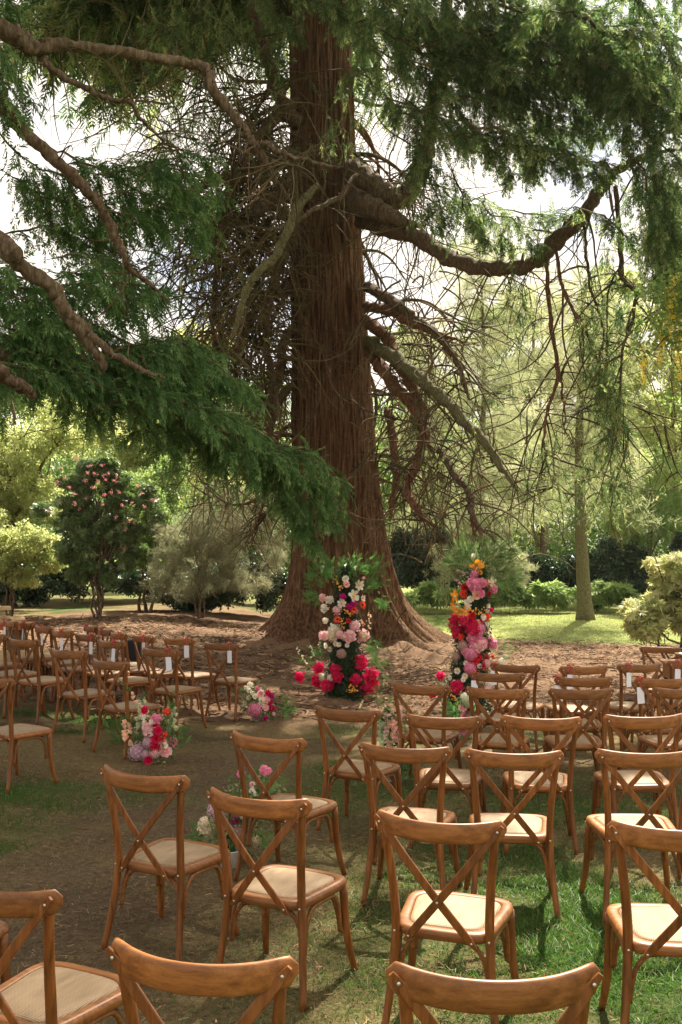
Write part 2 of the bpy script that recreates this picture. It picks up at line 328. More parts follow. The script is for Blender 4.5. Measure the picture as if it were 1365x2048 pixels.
r1 = ramp(n, [(.3, (.45, .42, .40)), (.5, (.95, .95, .95)), (.72, (1.5, 1.45, 1.35))]); n.links.new(t1.outputs['Fac'], r1.inputs[0])
r2 = ramp(n, [(.3, (.5, .48, .46)), (.5, (1, 1, 1)), (.7, (1.55, 1.45, 1.3))]); n.links.new(t2.outputs['Fac'], r2.inputs[0])
x1 = n.nodes.new('ShaderNodeMix'); x1.data_type = 'RGBA'; x1.blend_type = 'MULTIPLY'; x1.inputs[0].default_value = .8
x2 = n.nodes.new('ShaderNodeMix'); x2.data_type = 'RGBA'; x2.blend_type = 'MULTIPLY'; x2.inputs[0].default_value = .75
n.links.new(ca.outputs['Color'], x1.inputs[6]); n.links.new(r1.outputs[0], x1.inputs[7]); n.links.new(x1.outputs[2], x2.inputs[6]); n.links.new(r2.outputs[0], x2.inputs[7])
n.links.new(x2.outputs[2], b.inputs['Base Color'])
ad = n.nodes.new('ShaderNodeMath'); ad.operation = 'ADD'; n.links.new(t1.outputs['Fac'], ad.inputs[0]); n.links.new(t2.outputs['Fac'], ad.inputs[1]); bump(n, b, ad.outputs[0], .9, .02)
me = m.mesh('ground', g, True)
at_ = me.attributes.new('soil', 'FLOAT_COLOR', 'POINT'); at_.data.foreach_set('color', np.concatenate([C.reshape(-1, 3), np.ones((C.size//3, 1))], 1).astype(np.float32).ravel())
put('ground', me, None, 'structure')

# grass blades and dry straw
def blades(name, N, xr, yr, wfun, h, w, lmat, kind_label, lean=.6):
    x = R.uniform(*xr, N); y = R.uniform(*yr, N); p = wfun(x, y); k = R.random(N) < p; x, y, p = x[k], y[k], p[k]; n = len(x)
    z = terr(x, y)-.004; an = R.uniform(0, 6.28, n); hh = h*R.uniform(.35, 1.25, n)*(.55+.6*p); ww = w*R.uniform(.7, 1.3, n)
    ld = R.uniform(0, 6.28, n); ll = hh*R.uniform(.1, lean*1.6, n)
    b = np.stack([x, y, z], 1); s = np.stack([np.cos(an), np.sin(an), 0*an], 1)*ww[:, None]; l = np.stack([np.cos(ld), np.sin(ld), 0*ld], 1)*ll[:, None]; up = np.stack([0*x, 0*x, hh], 1)
    V = np.stack([b-s, b+s, b+.55*up+.35*l+s*.7, b+.55*up+.35*l-s*.7, b+up*.95+l], 1)
    o = np.arange(n)[:, None]*5
    m = M(); m.add(V.reshape(-1, 3), o+A([0, 1, 2, 3]), o+A([3, 2, 4]), 0, np.repeat(R.random(n)*.9+.1*R.random(n), 5))
    return tag(m.obj(name, lmat, None, False, 'stuff'), kind_label, 'grass')
def gw(x, y): nd, br, gr, lw = cover(x, y); return gr*(1-nd)*(1-lw)
blades('grass', 230000, (-2.6, 3.0), (1.5, 6.5), gw, .042, .0026, L_GRASS, 'short green turf growing in patches under the chairs', 1.3)
blades('grass', 90000, (-5, 5), (6.5, 13), lambda x, y: gw(x, y)*.85, .05, .0035, L_GRASS, 'sparse green tufts on the worn ground between the seating blocks')
blades('lawn_grass', 60000, (1, 12), (21, 34), lambda x, y: cover(x, y)[3], .035, .008, L_LAWN, 'sunlit mown lawn grass beyond the big tree')
def litter(name, N, xr, yr, wfun, ln, w, mt, label, cat):
    x = R.uniform(*xr, N); y = R.uniform(*yr, N); k = R.random(N) < wfun(x, y); x, y = x[k], y[k]; n = len(x)
    z = terr(x, y)+R.uniform(.002, .03, n); an = R.uniform(0, 6.28, n); L = ln*R.uniform(.4, 1.5, n); ti = R.normal(0, .18, n)
    d = np.stack([np.cos(an), np.sin(an), ti], 1)*L[:, None]/2; s = np.stack([-np.sin(an), np.cos(an), R.normal(0, .5, n)], 1)*(w*R.uniform(.5, 1.5, n))[:, None]
    p = np.stack([x, y, z], 1); V = np.stack([p-d-s, p-d+s, p+d+s, p+d-s], 1)
    m = M(); m.add(V.reshape(-1, 3), np.arange(n)[:, None]*4+A([0, 1, 2, 3]), None, 0, np.repeat(R.random(n), 4))
    return tag(m.obj(name, mt, None, False, 'stuff'), label, cat)
litter('needle_litter', 60000, (-8, 8), (11.5, 24), lambda x, y: cover(x, y)[0]*np.clip(.65+.6*nz(x, y, 2.5, 44), 0, 1), .10, .006, NEEDLE, 'reddish brown fallen needles heaped around the big trunk', 'needles')
blades('dry_grass', 130000, (-4.5, 4.2), (1.5, 10), lambda x, y: np.clip(.75-.5*cover(x, y)[2]-.35*cover(x, y)[1]+.3*nz(x, y, 2.6, 61), 0, 1), .022, .0016, L_STRAW, 'flattened dry grass over the trodden ground', 2.2)
litter('straw_litter', 90000, (-3.6, 4), (1.4, 9), lambda x, y: 1-.75*cover(x, y)[2]-.45*cover(x, y)[1], .034, .0010, NEEDLE, 'dry straw and needle scraps strewn over the worn turf', 'straw')

# ------------------------------------------------------------------ leaf templates
def shoots(items):                        # list of (base, dir, length, width, normal, droop) -> narrow diamonds
    V = []; Q = []
    for p, d, L, w, nrm, dr in items:
        p = A(p, float); d = A(d, float); d = d/np.linalg.norm(d); s = np.cross(nrm, d); s = s/max(np.linalg.norm(s), 1e-6)*w/2
        k = len(V); V += [p, p+d*L*.45+s, p+d*L-A([0, 0, dr]), p+d*L*.45-s]; Q.append([k, k+1, k+2, k+3])
    return A(V), A(Q), None
def t_flat(seed, n=13, L=.30):            # flat conifer spray, stem along +X
    g = np.random.default_rng(seed); it = []
    for i in range(n):
        t = (i+.3)/n; x = t*L; prof = math.sin(min(1, t*1.3+.25)*math.pi*.5)*(1-t**3*.75)
        for s in (-1, 1):
            a = math.radians(g.uniform(38, 62)); ln = .105*prof*g.uniform(.7, 1.2)
            it.append(((x, 0, -.35*t*t*L), (math.cos(a), s*math.sin(a), g.uniform(-.35, .05)), ln, g.uniform(.011, .017), A([0, g.normal(0, .35), 1]), .02*t))
    it.append(((.85*L, 0, -.25*L), (1, 0, -.5), .10, .015, A([0, 0, 1]), .0))
    it.append(((0, 0, 0), (1, 0, -.15), L, .006, A([0, 0, 1]), .15*L))
    return shoots(it)
T_FLAT = [t_flat(i) for i in range(4)]
def t_open(seed, n=9, L=.30):            # looser spray with broad pale-tipped shoots
    g = np.random.default_rng(seed+40); it = []; ev = []
    for i in range(n):
        t = (i+.4)/n; x = t*L
        for s in (-1, 1):
            a = math.radians(g.uniform(30, 60)); ln = g.uniform(.07, .13)*(1-.45*t)
            it.append(((x, 0, -.35*t*t*L), (math.cos(a), s*math.sin(a), g.uniform(-.5, .1)), ln, g.uniform(.018, .027), A([g.normal(0, .3), g.normal(0, .6), 1]), .03*t)); ev.append(g.uniform(0, .7)+.3*t)
    it.append(((.85*L, 0, -.25*L), (1, 0, -.6), .11, .024, A([0, 0, 1]), .0)); ev.append(1.)
    it.append(((0, 0, 0), (1, 0, -.15), L, .007, A([0, 0, 1]), .15*L)); ev.append(0.)
    V, Q, T = shoots(it); return V, Q, T, np.repeat(A(ev), 4)
T_OPEN = [t_open(i) for i in range(5)]
def t_cord(seed, n=10, L=.34):            # rope-like sequoia spray
    g = np.random.default_rng(seed); it = []
    for i in range(n):
        t = (i+.2)/n
        for s in range(2):
            az = g.uniform(0, 6.28); a = math.radians(g.uniform(14, 48)); ln = g.uniform(.06, .15)*(1-.4*t)
            it.append(((t*L, 0, -.1*t*t), (math.cos(a), math.sin(a)*math.cos(az), math.sin(a)*math.sin(az)), ln, g.uniform(.010, .017), A([g.normal(), g.normal(), g.normal()]), .02))
    it.append(((0, 0, 0), (1, 0, 0), L*1.1, .010, A([0, 0, 1]), .04))
    return shoots(it)
T_CORD = [t_cord(i) for i in range(4)]
def t_tuft(seed, n=14):                   # pine needle tuft
    g = np.random.default_rng(seed); it = []
    for i in range(n):
        az = g.uniform(0, 6.28); a = math.radians(g.uniform(15, 85)); it.append(((g.uniform(-.05, .1), 0, 0), (math.cos(a), math.sin(a)*math.cos(az), math.sin(a)*math.sin(az)), g.uniform(.12, .22), g.uniform(.006, .012), A([g.normal(), g.normal(), g.normal()]), .0))
    return shoots(it)
T_TUFT = [t_tuft(i) for i in range(4)]
def t_broad(seed, n=9, ar=.55):           # twig end with leaves
    g = np.random.default_rng(seed); it = []
    for i in range(n):
        p = (g.uniform(-.5, .5), g.uniform(-.4, .4), g.uniform(-.3, .3)); d = A([g.normal(.2, .7), g.normal(0, .7), g.normal(-.25, .5)])
        L = g.uniform(.28, .5); it.append((p, d, L, L*ar, A([g.normal(0, .6), g.normal(0, .6), 1]), .05))
    return shoots(it)
T_BROAD = [t_broad(i) for i in range(5)]
def t_whorl(seed, n=9):                   # rhododendron rosette, axis +X
    g = np.random.default_rng(seed); it = []
    for i in range(n):
        az = i*2.4+g.uniform(-.3, .3); a = math.radians(g.uniform(55, 105)); it.append(((0, 0, 0), (math.cos(a), math.sin(a)*math.cos(az), math.sin(a)*math.sin(az)), g.uniform(.10, .16), g.uniform(.032, .045), A([1, .2*g.normal(), .2*g.normal()]), .03))
    return shoots(it)
T_WHORL = [t_whorl(i) for i in range(4)]

# conifer boughs: axis, drooping laterals, sprays
def wander(P, amp, seed=None):
    n = len(P); g = R; k = np.cumsum(g.normal(0, 1, (n, 3)), 0); t = np.linspace(0, 1, n)[:, None]; k = k-k[-1]*t
    return P+k*amp/math.sqrt(n)
def bough(fol, wood, p0, p1, width=.7, sag=.3, r=.03, lat=.16, step=.07, droop=.5, tm=None, sc=1., start=.12, hang=.3, mat=0):
    tm = tm or T_OPEN; p0 = A(p0, float); p1 = A(p1, float); L = np.linalg.norm(p1-p0); nA = max(8, int(L/.12))
    t = np.linspace(0, 1, nA)[:, None]; ax = p0*(1-t)+p1*t+A([0, 0, 1])*sag*4*t*(1-t); ax = wander(ax, .10*L)
    tube(wood, ax, r*np.interp(np.linspace(0, 1, nA), [0, .25, 1], [.25, 1, .2]), 5, mat)
    TG = unit(np.gradient(ax, axis=0)); P = []; D = []; NL = int(L/lat)
    for i in range(NL):
        u = start+(1-start)*(i+R.random())/NL; k = min(nA-1, int(u*(nA-1))); b = ax[k]; a = TG[k]; s = 1 if i % 2 else -1
        side = np.cross(a, A([0, 0, 1.])); side /= max(np.linalg.norm(side), 1e-6)
        ang = math.radians(R.uniform(40, 75)); d = a*math.cos(ang)+side*s*math.sin(ang)+A([0, 0, R.uniform(-.25, .1)])
        ln = width*(.35+.65*math.sin(min(1, .25+u*.9)*math.pi))*R.uniform(.6, 1.2); q = max(4, int(ln/step)); w = np.linspace(0, 1, q)[:, None]
        lp = b+d*ln*w-A([0, 0, 1])*droop*ln*w**2
        if ln > .25: tube(wood, lp[::2] if q > 6 else lp, np.linspace(r*.35, .003, len(lp[::2] if q > 6 else lp)), 3, mat, False)
        lt = unit(np.gradient(lp, axis=0)); P.append(lp); D.append(lt)
    P.append(ax[int(nA*.6):]); D.append(TG[int(nA*.6):])
    P = np.concatenate(P); D = np.concatenate(D); P = np.repeat(P, 2, 0); D = np.repeat(D, 2, 0); n = len(P)
    D = unit(D+R.normal(0, .5, (n, 3))-A([0, 0, 1])*hang*R.uniform(.2, 1.4, (n, 1)))
    scatter(fol, tm, P+R.normal(0, .015, (n, 3)), frames(D, None, R.normal(0, .4, n)), sc*R.uniform(.65, 1.15, n))
def hang_twig(wood, p, d, L, r, gravity=1.2, curl=0., sides=4, mat=0):
    n = max(7, int(L/.16)); P = [A(p, float)]; v = unit(A(d, float)); st = L/n; w = R.normal(0, .3, 3)
    for i in range(n):
        u = i/n; w = w*.82+R.normal(0, .30, 3); v = unit(v+A([0, 0, -1])*gravity*st*(1-1.7*curl*u)+w*st*1.6); P.append(P[-1]+v*st)
        if P[-1][2] < 2.0 and i > 4: break
    P = A(P); tube(wood, P, np.linspace(r, r*.3, len(P)), sides, mat, False); return P

# ------------------------------------------------------------------ the giant sequoia
TX, TY = 0.0, 20.5
def trunk_axis(z):                        # leans a little to the left going up
    return TX+.05-.055*z+.0012*z*z, TY
def trunk_r(z): return .79+.21*np.exp(-z/3.4)+.30*np.exp(-np.maximum(z, 0)/1.25)+.62*np.exp(-np.maximum(z+.15, 0)/.42)-.018*np.maximum(z-4, 0)
seq = thing('sequoia_tree', 'giant sequoia with fluted red-brown trunk, flared base and drooping bare limbs', 'tree', (TX, TY, 0))
def rel(P): return np.asarray(P, float)-A([TX, TY, 0])
na = 420; zz = np.concatenate([np.linspace(-.35, 3, 120), np.linspace(3, 13.5, 190)[1:], np.linspace(13.5, 34, 40)[1:]])
an = np.arange(na)*2*np.pi/na; AN, ZZ = np.meshgrid(an, zz)
flare = np.exp(-np.maximum(ZZ, 0)/1.1)
tw = AN+.05*np.sin(ZZ*.8)+.03*np.sin(ZZ*2.1+AN*3)
lob = sum(w*np.cos(k*(tw-p)) for k, p, w in ((5, .3, .12), (7, 1.1, .11), (3, 2.2, .07), (11, .4, .07)))
rid = 0
for k, s, w, vz in ((19, 1, .022, .5), (31, 2, .020, .8), (53, 3, .016, 1.3), (83, 4, .010, 2.2)):
    ph = np.random.default_rng(s).uniform(0, 6.28, 3)
    rid = rid+w*(1-2*np.abs(np.sin(.5*(k*(tw)+1.6*np.sin(ZZ*vz+ph[0]+3*AN)+.9*np.sin(ZZ*vz*2.3+ph[1]-5*AN)))))
rid = rid*(.75+.55*nz(AN*3, ZZ*1.1, 1., 91, 3))+.012*nz(AN*26, ZZ*2.2, 1., 92, 3)
RR = trunk_r(ZZ)*(1+lob*(.18+1.15*flare))+rid*(1.0+.9*flare)
ax_, ay_ = trunk_axis(ZZ)
V = np.stack([ax_+RR*np.cos(AN), ay_+RR*np.sin(AN), ZZ], -1); nzz = len(zz)
i = np.arange(nzz-1)[:, None]*na; j = np.arange(na)[None]; k = (j+1) % na
m = M(); m.add(rel(V.reshape(-1, 3)), np.stack([i+j, i+k, i+na+k, i+na+j], -1).reshape(-1, 4)); m.obj('trunk', BARK_RED, seq, True)
def on_trunk(az, z):                      # az: 0 = +X, -90 deg = towards the camera
    x, y = trunk_axis(z); r = trunk_r(z)*.9; return A([x+r*math.cos(az), y+r*math.sin(az), z])
wood_stuff = M(); fol = M(); tassel = M()
def limb(pts, mt, sides=9, wig=.02, n=None, parent=None, org=None):      # pts (px, py, depth, radius)
    P = A([at(a, b_, c) for a, b_, c, d in pts]); r_ = [d for *_, d in pts]; n = n or 9*len(pts)
    Q = resample(np.column_stack([P, r_]), n); C_ = wander(Q[:, :3], wig*4)
    m = M(); tube(m, (rel(C_) if parent is None else C_-org), np.maximum(Q[:, 3], .004)*(1+.04*np.sin(np.arange(n)*1.1)), sides+3, 0, rough=.10)
    for _ in range(n//5):                 # broken side stubs
        k_ = R.integers(2, n-2); b0 = C_[k_]-(A([TX, TY, 0]) if parent is None else org); d_ = unit(R.normal(0, 1, 3)+A([0, 0, .2])); l_ = R.uniform(.06, .28); rs = Q[k_, 3]*R.uniform(.18, .4)
        tube(m, [b0, b0+d_*l_*.6, b0+d_*l_+R.normal(0, .03, 3)], [rs, rs*.8, rs*.35], 5, 0)
    m.obj('limb', mt, parent or seq, True); return C_
LB = [
 ([(722,440,20,0.160),(770,462,19,0.168),(825,482,18.4,0.152),(880,520,17.8,0.140),(940,545,17.2,0.128),(1000,551,16.8,0.120),(1062,538,16.5,0.112),(1095,503,16.3,0.136),(1150,450,16,0.120),(1190,395,15.9,0.096),(1228,350,15.7,0.072),(1290,318,15.4,0.048),(1350,300,15,0.024)], BARK_LIMB),
 ([(700,335,20,0.200),(745,362,19.3,0.208),(785,392,19,0.200),(818,380,18.9,0.184),(840,335,18.9,0.168),(855,280,18.9,0.160),(868,220,19,0.144),(885,120,19,0.128),(895,0,19,0.112),(900,-160,19,0.080),(905,-400,19,0.032)], BARK_PALE),
 ([(705,405,20,0.216),(745,415,19,0.200),(785,432,18.6,0.152),(822,446,18.4,0.088),(852,452,18.3,0.016)], BARK_PALE),
 ([(735,682,20,.13),(770,705,19,.13),(833,755,18.4,.12),(893,805,17.9,.10),(938,860,17.4,.085),(988,915,17,.07),(1036,982,16.6,.02)], BARK_MOSS),
 ([(735,700,20,.12),(775,748,19,.12),(812,790,18.7,.11),(838,832,18.5,.10),(850,880,18.3,.09),(836,930,18.2,.085),(814,968,18.1,.08),(830,1012,17.9,.07),(868,1052,17.6,.03)], BARK_RUST),
 ([(730,640,20,.12),(775,668,19.2,.12),(795,710,18.9,.11),(830,770,18.6,.10),(852,850,18.5,.08),(862,905,18.4,.05)], BARK_RUST),
 ([(735,575,20,.10),(790,600,19,.10),(840,640,18.6,.09),(890,690,18.2,.07),(925,745,18,.05),(940,800,17.8,.02)], BARK_LIMB),
 ([(735,610,20,.09),(770,625,19.2,.09),(815,645,18.8,.08),(870,665,18.4,.05),(930,690,18,.02)], BARK_RUST),
 ([(880,900,18.2,.06),(905,945,17.8,.06),(938,995,17.6,.055),(948,1035,17.4,.05),(990,1085,17.2,.015)], BARK_LIMB),
 ([(938,1000,17.6,.04),(952,1050,17.5,.035),(958,1100,17.5,.01)], BARK_RUST),
 ([(775,820,19.6,.08),(790,900,19.3,.08),(792,950,19.2,.07),(785,1010,19.2,.05),(778,1040,19.2,.02)], BARK_RUST),
 ([(636,372,18.4,0.056),(606,405,18.1,0.075),(583,452,17.8,0.079),(560,498,17.6,0.075),(527,531,17.4,0.071),(503,570,17.3,0.068),(482,628,17.2,0.053),(462,680,17.2,0.030)], BARK_MOSS),
 ([(716,348,18.8,.03),(692,391,18.4,.04),(661,414,18.2,.042),(632,426,18,.04),(591,449,17.8,.035),(532,460,17.6,.012)], BARK_PALE),
 ([(600,250,20.4,.16),(560,190,20,.15),(530,100,19.6,.12),(505,0,19.4,.10),(490,-150,19,.05)], BARK_LIMB),
 ([(600,330,20.4,.15),(550,390,20,.14),(490,430,19.6,.12),(430,445,19.2,.10),(380,430,19,.08),(330,400,18.7,.04)], BARK_LIMB),
 ([(600,300,20.4,.13),(540,330,20.2,.12),(470,350,20,.10),(400,380,19.8,.08),(340,440,19.5,.04)], BARK_MOSS),
 ([(600,480,20.4,.11),(560,520,20,.10),(535,590,19.8,.085),(528,670,19.6,.07),(545,760,19.5,.05),(560,850,19.4,.02)], BARK_LIMB),
 ([(600,560,20.4,.10),(560,590,20.2,.09),(510,640,20,.08),(480,720,19.8,.06),(478,800,19.6,.02)], BARK_LIMB),
 ([(600,640,20.4,.10),(568,690,20.1,.09),(560,760,20,.085),(540,830,19.9,.06),(500,880,19.8,.02)], BARK_LIMB),
 ([(595,760,20.4,.09),(560,800,20.1,.08),(545,880,20,.06),(555,960,19.9,.02)], BARK_LIMB),
 ([(600,200,20.4,.12),(540,240,20.1,.11),(480,330,19.8,.09),(440,480,19.6,.07),(425,620,19.4,.05),(430,740,19.3,.02)], BARK_LIMB),
]
lp = {}
for i_, (pts, mt) in enumerate(LB): lp[i_] = limb(pts, mt)
LONG = [   # long hanging branches on the right
 ([(1092,520,16.3,0.032),(1100,620,16.2,0.036),(1112,730,16.2,0.032),(1095,820,16.2,0.025),(1085,900,16.1,0.014),(1105,975,16,0.006)], BARK_RUST),
 ([(1112,730,16.2,0.022),(1128,790,16.2,0.020),(1130,870,16.1,0.009)], BARK_RUST),
 ([(1230,370,15.7,0.036),(1238,470,15.6,0.040),(1242,545,15.5,0.040),(1275,580,15.4,0.032),(1270,640,15.4,0.025),(1245,700,15.3,0.022),(1235,800,15.3,0.014),(1225,900,15.3,0.004)], BARK_LIMB),
 ([(1165,440,16,0.025),(1172,520,15.9,0.025),(1190,600,15.9,0.022),(1208,660,15.8,0.018),(1200,740,15.8,0.014),(1235,850,15.7,0.011),(1340,850,15.6,0.004)], BARK_LIMB),
 ([(1110,500,16.2,0.029),(1130,590,16,0.029),(1165,660,15.9,0.025),(1195,730,15.8,0.018),(1210,800,15.8,0.007)], BARK_RUST),
 ([(1262,330,15.6,0.022),(1290,420,15.5,0.022),(1320,520,15.4,0.018),(1345,575,15.3,0.009),(1380,610,15.2,0.004)], BARK_LIMB),
]
for pts, mt in LONG: lp[len(lp)] = limb(pts, mt, 7)
# random drooping limbs and a curtain of bare twigs
for k in range(64):
    z = R.uniform(3.0, 12.5); side = R.random() < .62
    az = (math.pi+R.uniform(-.95, .22)) if side else R.uniform(-.28, .8)
    p = on_trunk(az, z); d = A([math.cos(az), math.sin(az), R.uniform(-.1, .55)]); L = R.uniform(1.6, 3.6)*(1 if side else .85); r_ = R.uniform(.028, .065)
    m = M(); P = hang_twig(m, rel(p), d, L, r_, R.uniform(.7, 1.5), R.uniform(.3, .8), 6); m.obj('limb', [BARK_LIMB, BARK_MOSS, TWIG, BARK_RUST][R.integers(0, 4)], seq, True)
    lp[len(lp)] = P+A([TX, TY, 0])
keys = [k for k in lp]
for k in keys:                            # hanging twigs off every limb
    P = lp[k]; L = np.linalg.norm(np.diff(P, axis=0), axis=1).sum(); left = P[:, 0].mean() < 0
    for q in range(int(L*(7 if left else 5))):
        b_ = P[R.integers(len(P)//5, len(P))]; d = A([R.normal(0, .7), abs(R.normal(0, .4)), R.normal(-.1, .45)])
        if abs(b_[0]-trunk_axis(b_[2])[0]) < 1.15 and R.random() < .8: continue
        ln = R.uniform(.6, 2.6); r_ = R.uniform(.008, .022)
        T_ = hang_twig(wood_stuff, rel(b_), d, ln, r_, R.uniform(.8, 1.9), R.uniform(.2, 1.0))
        for w in range(R.integers(1, 4)):
            hang_twig(wood_stuff, T_[R.integers(2, len(T_))], A([R.normal(0, .7), R.normal(0, .7), R.normal(-.2, .5)]), ln*R.uniform(.3, .7), r_*.55, 1.2, .7, 3)
for k in range(120):                      # thin whips straight off the trunk
    z = R.uniform(2.2, 12.8); az = R.uniform(-math.pi*1.08, .15); L = R.uniform(.8, 2.4)
    if abs(math.sin(az)) > .6 and R.random() < .85: continue
    hang_twig(wood_stuff, rel(on_trunk(az, z)), A([math.cos(az), math.sin(az)*.6, R.uniform(-.3, .6)]), L, R.uniform(.006, .014), 1.4, R.uniform(.4, 1.1))
for cx, cy, sx, sy, n_, dd in ((480, 330, 70, 150, 230, 19.3), (500, 620, 55, 150, 300, 19.3), (430, 520, 70, 160, 230, 19.0), (400, 90, 80, 70, 60, 18.5), (850, 800, 60, 120, 90, 18.2), (900, 960, 60, 60, 50, 17.5), (545, 560, 22, 220, 110, 20.6)):
    for k in range(n_):
        px_ = R.normal(cx, sx)
        if 578 < px_ < 745: continue
        p = at(px_, R.normal(cy, sy), dd+R.normal(0, .5)); hang_twig(wood_stuff, rel(p), A([R.normal(0, .9), R.normal(0, .6), R.normal(.1, .6)]), R.uniform(.8, 2.6), R.uniform(.008, .024), R.uniform(.9, 2), R.uniform(.3, 1.3))
# green boughs: (centre px, py, spread px, py, depth, how many, angle deg in the picture, length m, width)
def region(fol_, wood_, org, specs, tm, sc, droop=.5, hang=.3, lat=.16, thin=1.):
    for cx, cy, sx, sy, dd, n_, ang, L, wd in specs:
        for k in range(max(1, int(round(n_*thin)))):
            c = at(cx+R.uniform(-1, 1)*sx, cy+R.uniform(-1, 1)*sy, dd+R.uniform(-.8, .8)); a = math.radians(ang+R.normal(0, 14))
            d = A([math.cos(a), R.normal(0, .35), -math.sin(a)]); d /= np.linalg.norm(d); l = L*R.uniform(.75, 1.2)
            bough(fol_, wood_, c-d*l/2-org, c+d*l/2-org, wd*R.uniform(.8, 1.15), R.uniform(.02, .22)*l*.5, (.009*l+.003), lat, .075, droop, tm, sc, .1, hang)
O = A([TX, TY, 0])
region(fol, wood_stuff, O, [
 (640, 10, 90, 35, 17.5, 8, 40, 2.2, .7), (830, 60, 80, 60, 16, 15, 30, 2.4, .75), (770, 190, 50, 50, 17.5, 8, 50, 1.6, .55),
 (930, 90, 90, 80, 15, 18, 25, 2.4, .75), (1080, 70, 90, 70, 14.5, 18, 20, 2.4, .75), (1000, 200, 90, 50, 15, 14, 28, 2.4, .7),
 (900, 230, 50, 40, 16, 8, 25, 1.9, .6), (1190, 150, 80, 60, 14.5, 14, 35, 2.4, .75), (1250, 240, 70, 40, 14.5, 10, 35, 2.0, .6), (1120, 290, 70, 30, 15, 6, 20, 2.2, .55),
 (1040, 320, 60, 22, 15.5, 8, 12, 2.0, .5), (1310, 170, 60, 60, 14, 10, 40, 2.0, .65), (1240, 30, 110, 40, 13.5, 12, 25, 2.2, .7),
 (860, 350, 40, 50, 16.5, 6, 65, 1.5, .45), (900, 420, 40, 40, 16.6, 5, 60, 1.4, .35), (990, 470, 40, 40, 16.4, 5, 60, 1.3, .35),
 (1090, 400, 40, 30, 16, 3, 40, 1.3, .45), (1200, 430, 40, 25, 15.7, 3, 30, 1.6, .45), (1330, 440, 30, 70, 14.5, 10, 70, 1.5, .5),
 (700, 100, 40, 40, 18.5, 5, 60, 1.5, .5), (560, 60, 40, 50, 18.5, 6, 70, 1.4, .5),
], T_OPEN, .92, .28, .12, .18, .40)
def tassels(fol_, org, specs, tm=T_CORD, sc=1.):
    for cx, cy, sx, sy, dd, n_ in specs:
        P = A([at(R.normal(cx, sx), R.normal(cy, sy), dd+R.normal(0, .35)) for _ in range(n_)])-org
        D = np.column_stack([R.normal(0, .35, n_), R.normal(0, .35, n_), -1+R.normal(0, .3, n_)])
        scatter(fol_, tm, P, frames(D, A([0, 1., 0])+0*D, R.uniform(0, 6.28, n_)), sc*R.uniform(.6, 1.2, n_))
tassels(fol, O, [(1205, 745, 18, 40, 15.7, 200), (1235, 800, 14, 45, 15.6, 130), (1330, 470, 28, 50, 14.8, 500), (1340, 380, 30, 40, 14.8, 300), (1035, 600, 14, 50, 16.2, 60), (1180, 620, 12, 40, 15.9, 70), (1215, 560, 12, 60, 15.8, 60), (1250, 620, 16, 30, 15.5, 50),
 (1090, 960, 30, 50, 16, 60), (1220, 900, 25, 60, 15.6, 110), (1200, 960, 25, 40, 15.6, 60), (330, 60, 40, 50, 18, 90), (380, 60, 50, 50, 18.3, 160), (440, 200, 50, 60, 18.6, 120), (390, 230, 30, 60, 18.6, 110), (330, 320, 25, 60, 18.6, 180), (480, 60, 40, 50, 18.8, 170),
 (370, 560, 50, 70, 18.6, 90), (430, 700, 50, 60, 19, 70), (880, 900, 40, 60, 18, 50), (690, 240, 25, 50, 18.8, 50)])
# crown above the picture, up to the top of the tree
top_w = M(); top_f = M()
for k in range(190):
    z = 12.8+21*(k/190)**1.1; az = R.uniform(0, 6.28); reach = (7.0-.19*(z-12))*R.uniform(.75, 1.12)
    toward = math.sin(az) < -.2
    if math.cos(az) > .3 and math.sin(az) > (-.78 if z < 15 else -.55) and z < 18.5: continue
    if math.cos(az) > .74 and math.sin(az) < .2 and R.random() < .5: continue
    if z < 17 and math.sin(az) > .5: reach *= .75
    x0, y0 = trunk_axis(z); p0 = A([x0, y0, z]); tip = p0+A([math.cos(az)*reach, math.sin(az)*reach, -.12*reach+R.uniform(-.5, .5)])
    if z < 17 and toward: tip[2] = max(tip[2], 3.5+(tip[1])*.60)
    P = resample([p0, (p0+tip)/2+A([0, 0, .25*reach]), tip], 10); tube(top_w, rel(P), np.linspace(.13, .02, 10), 5, 0)
    nP = int(55*reach); u = R.uniform(.25, 1.02, nP); q = A([P[min(9, int(x*9))] for x in u]); sp = .35+.55*u[:, None]
    q = q+R.normal(0, 1, (nP, 3))*A([.62, .62, .34])*sp; D = R.normal(0, 1, (nP, 3))+A([math.cos(az), math.sin(az), -.5])
    scatter(top_f, T_FLAT, rel(q), frames(D, None, R.normal(0, .5, nP)), R.uniform(2.2, 3.6, nP))
top_w.obj('upper_limbs', BARK_LIMB, seq, True, 'stuff'); top_f.obj('upper_foliage', L_SEQ, seq, False, 'stuff')
wood_stuff.obj('twigs', TWIG, seq, True, 'stuff'); fol.obj('foliage', L_SEQ, seq, False, 'stuff')

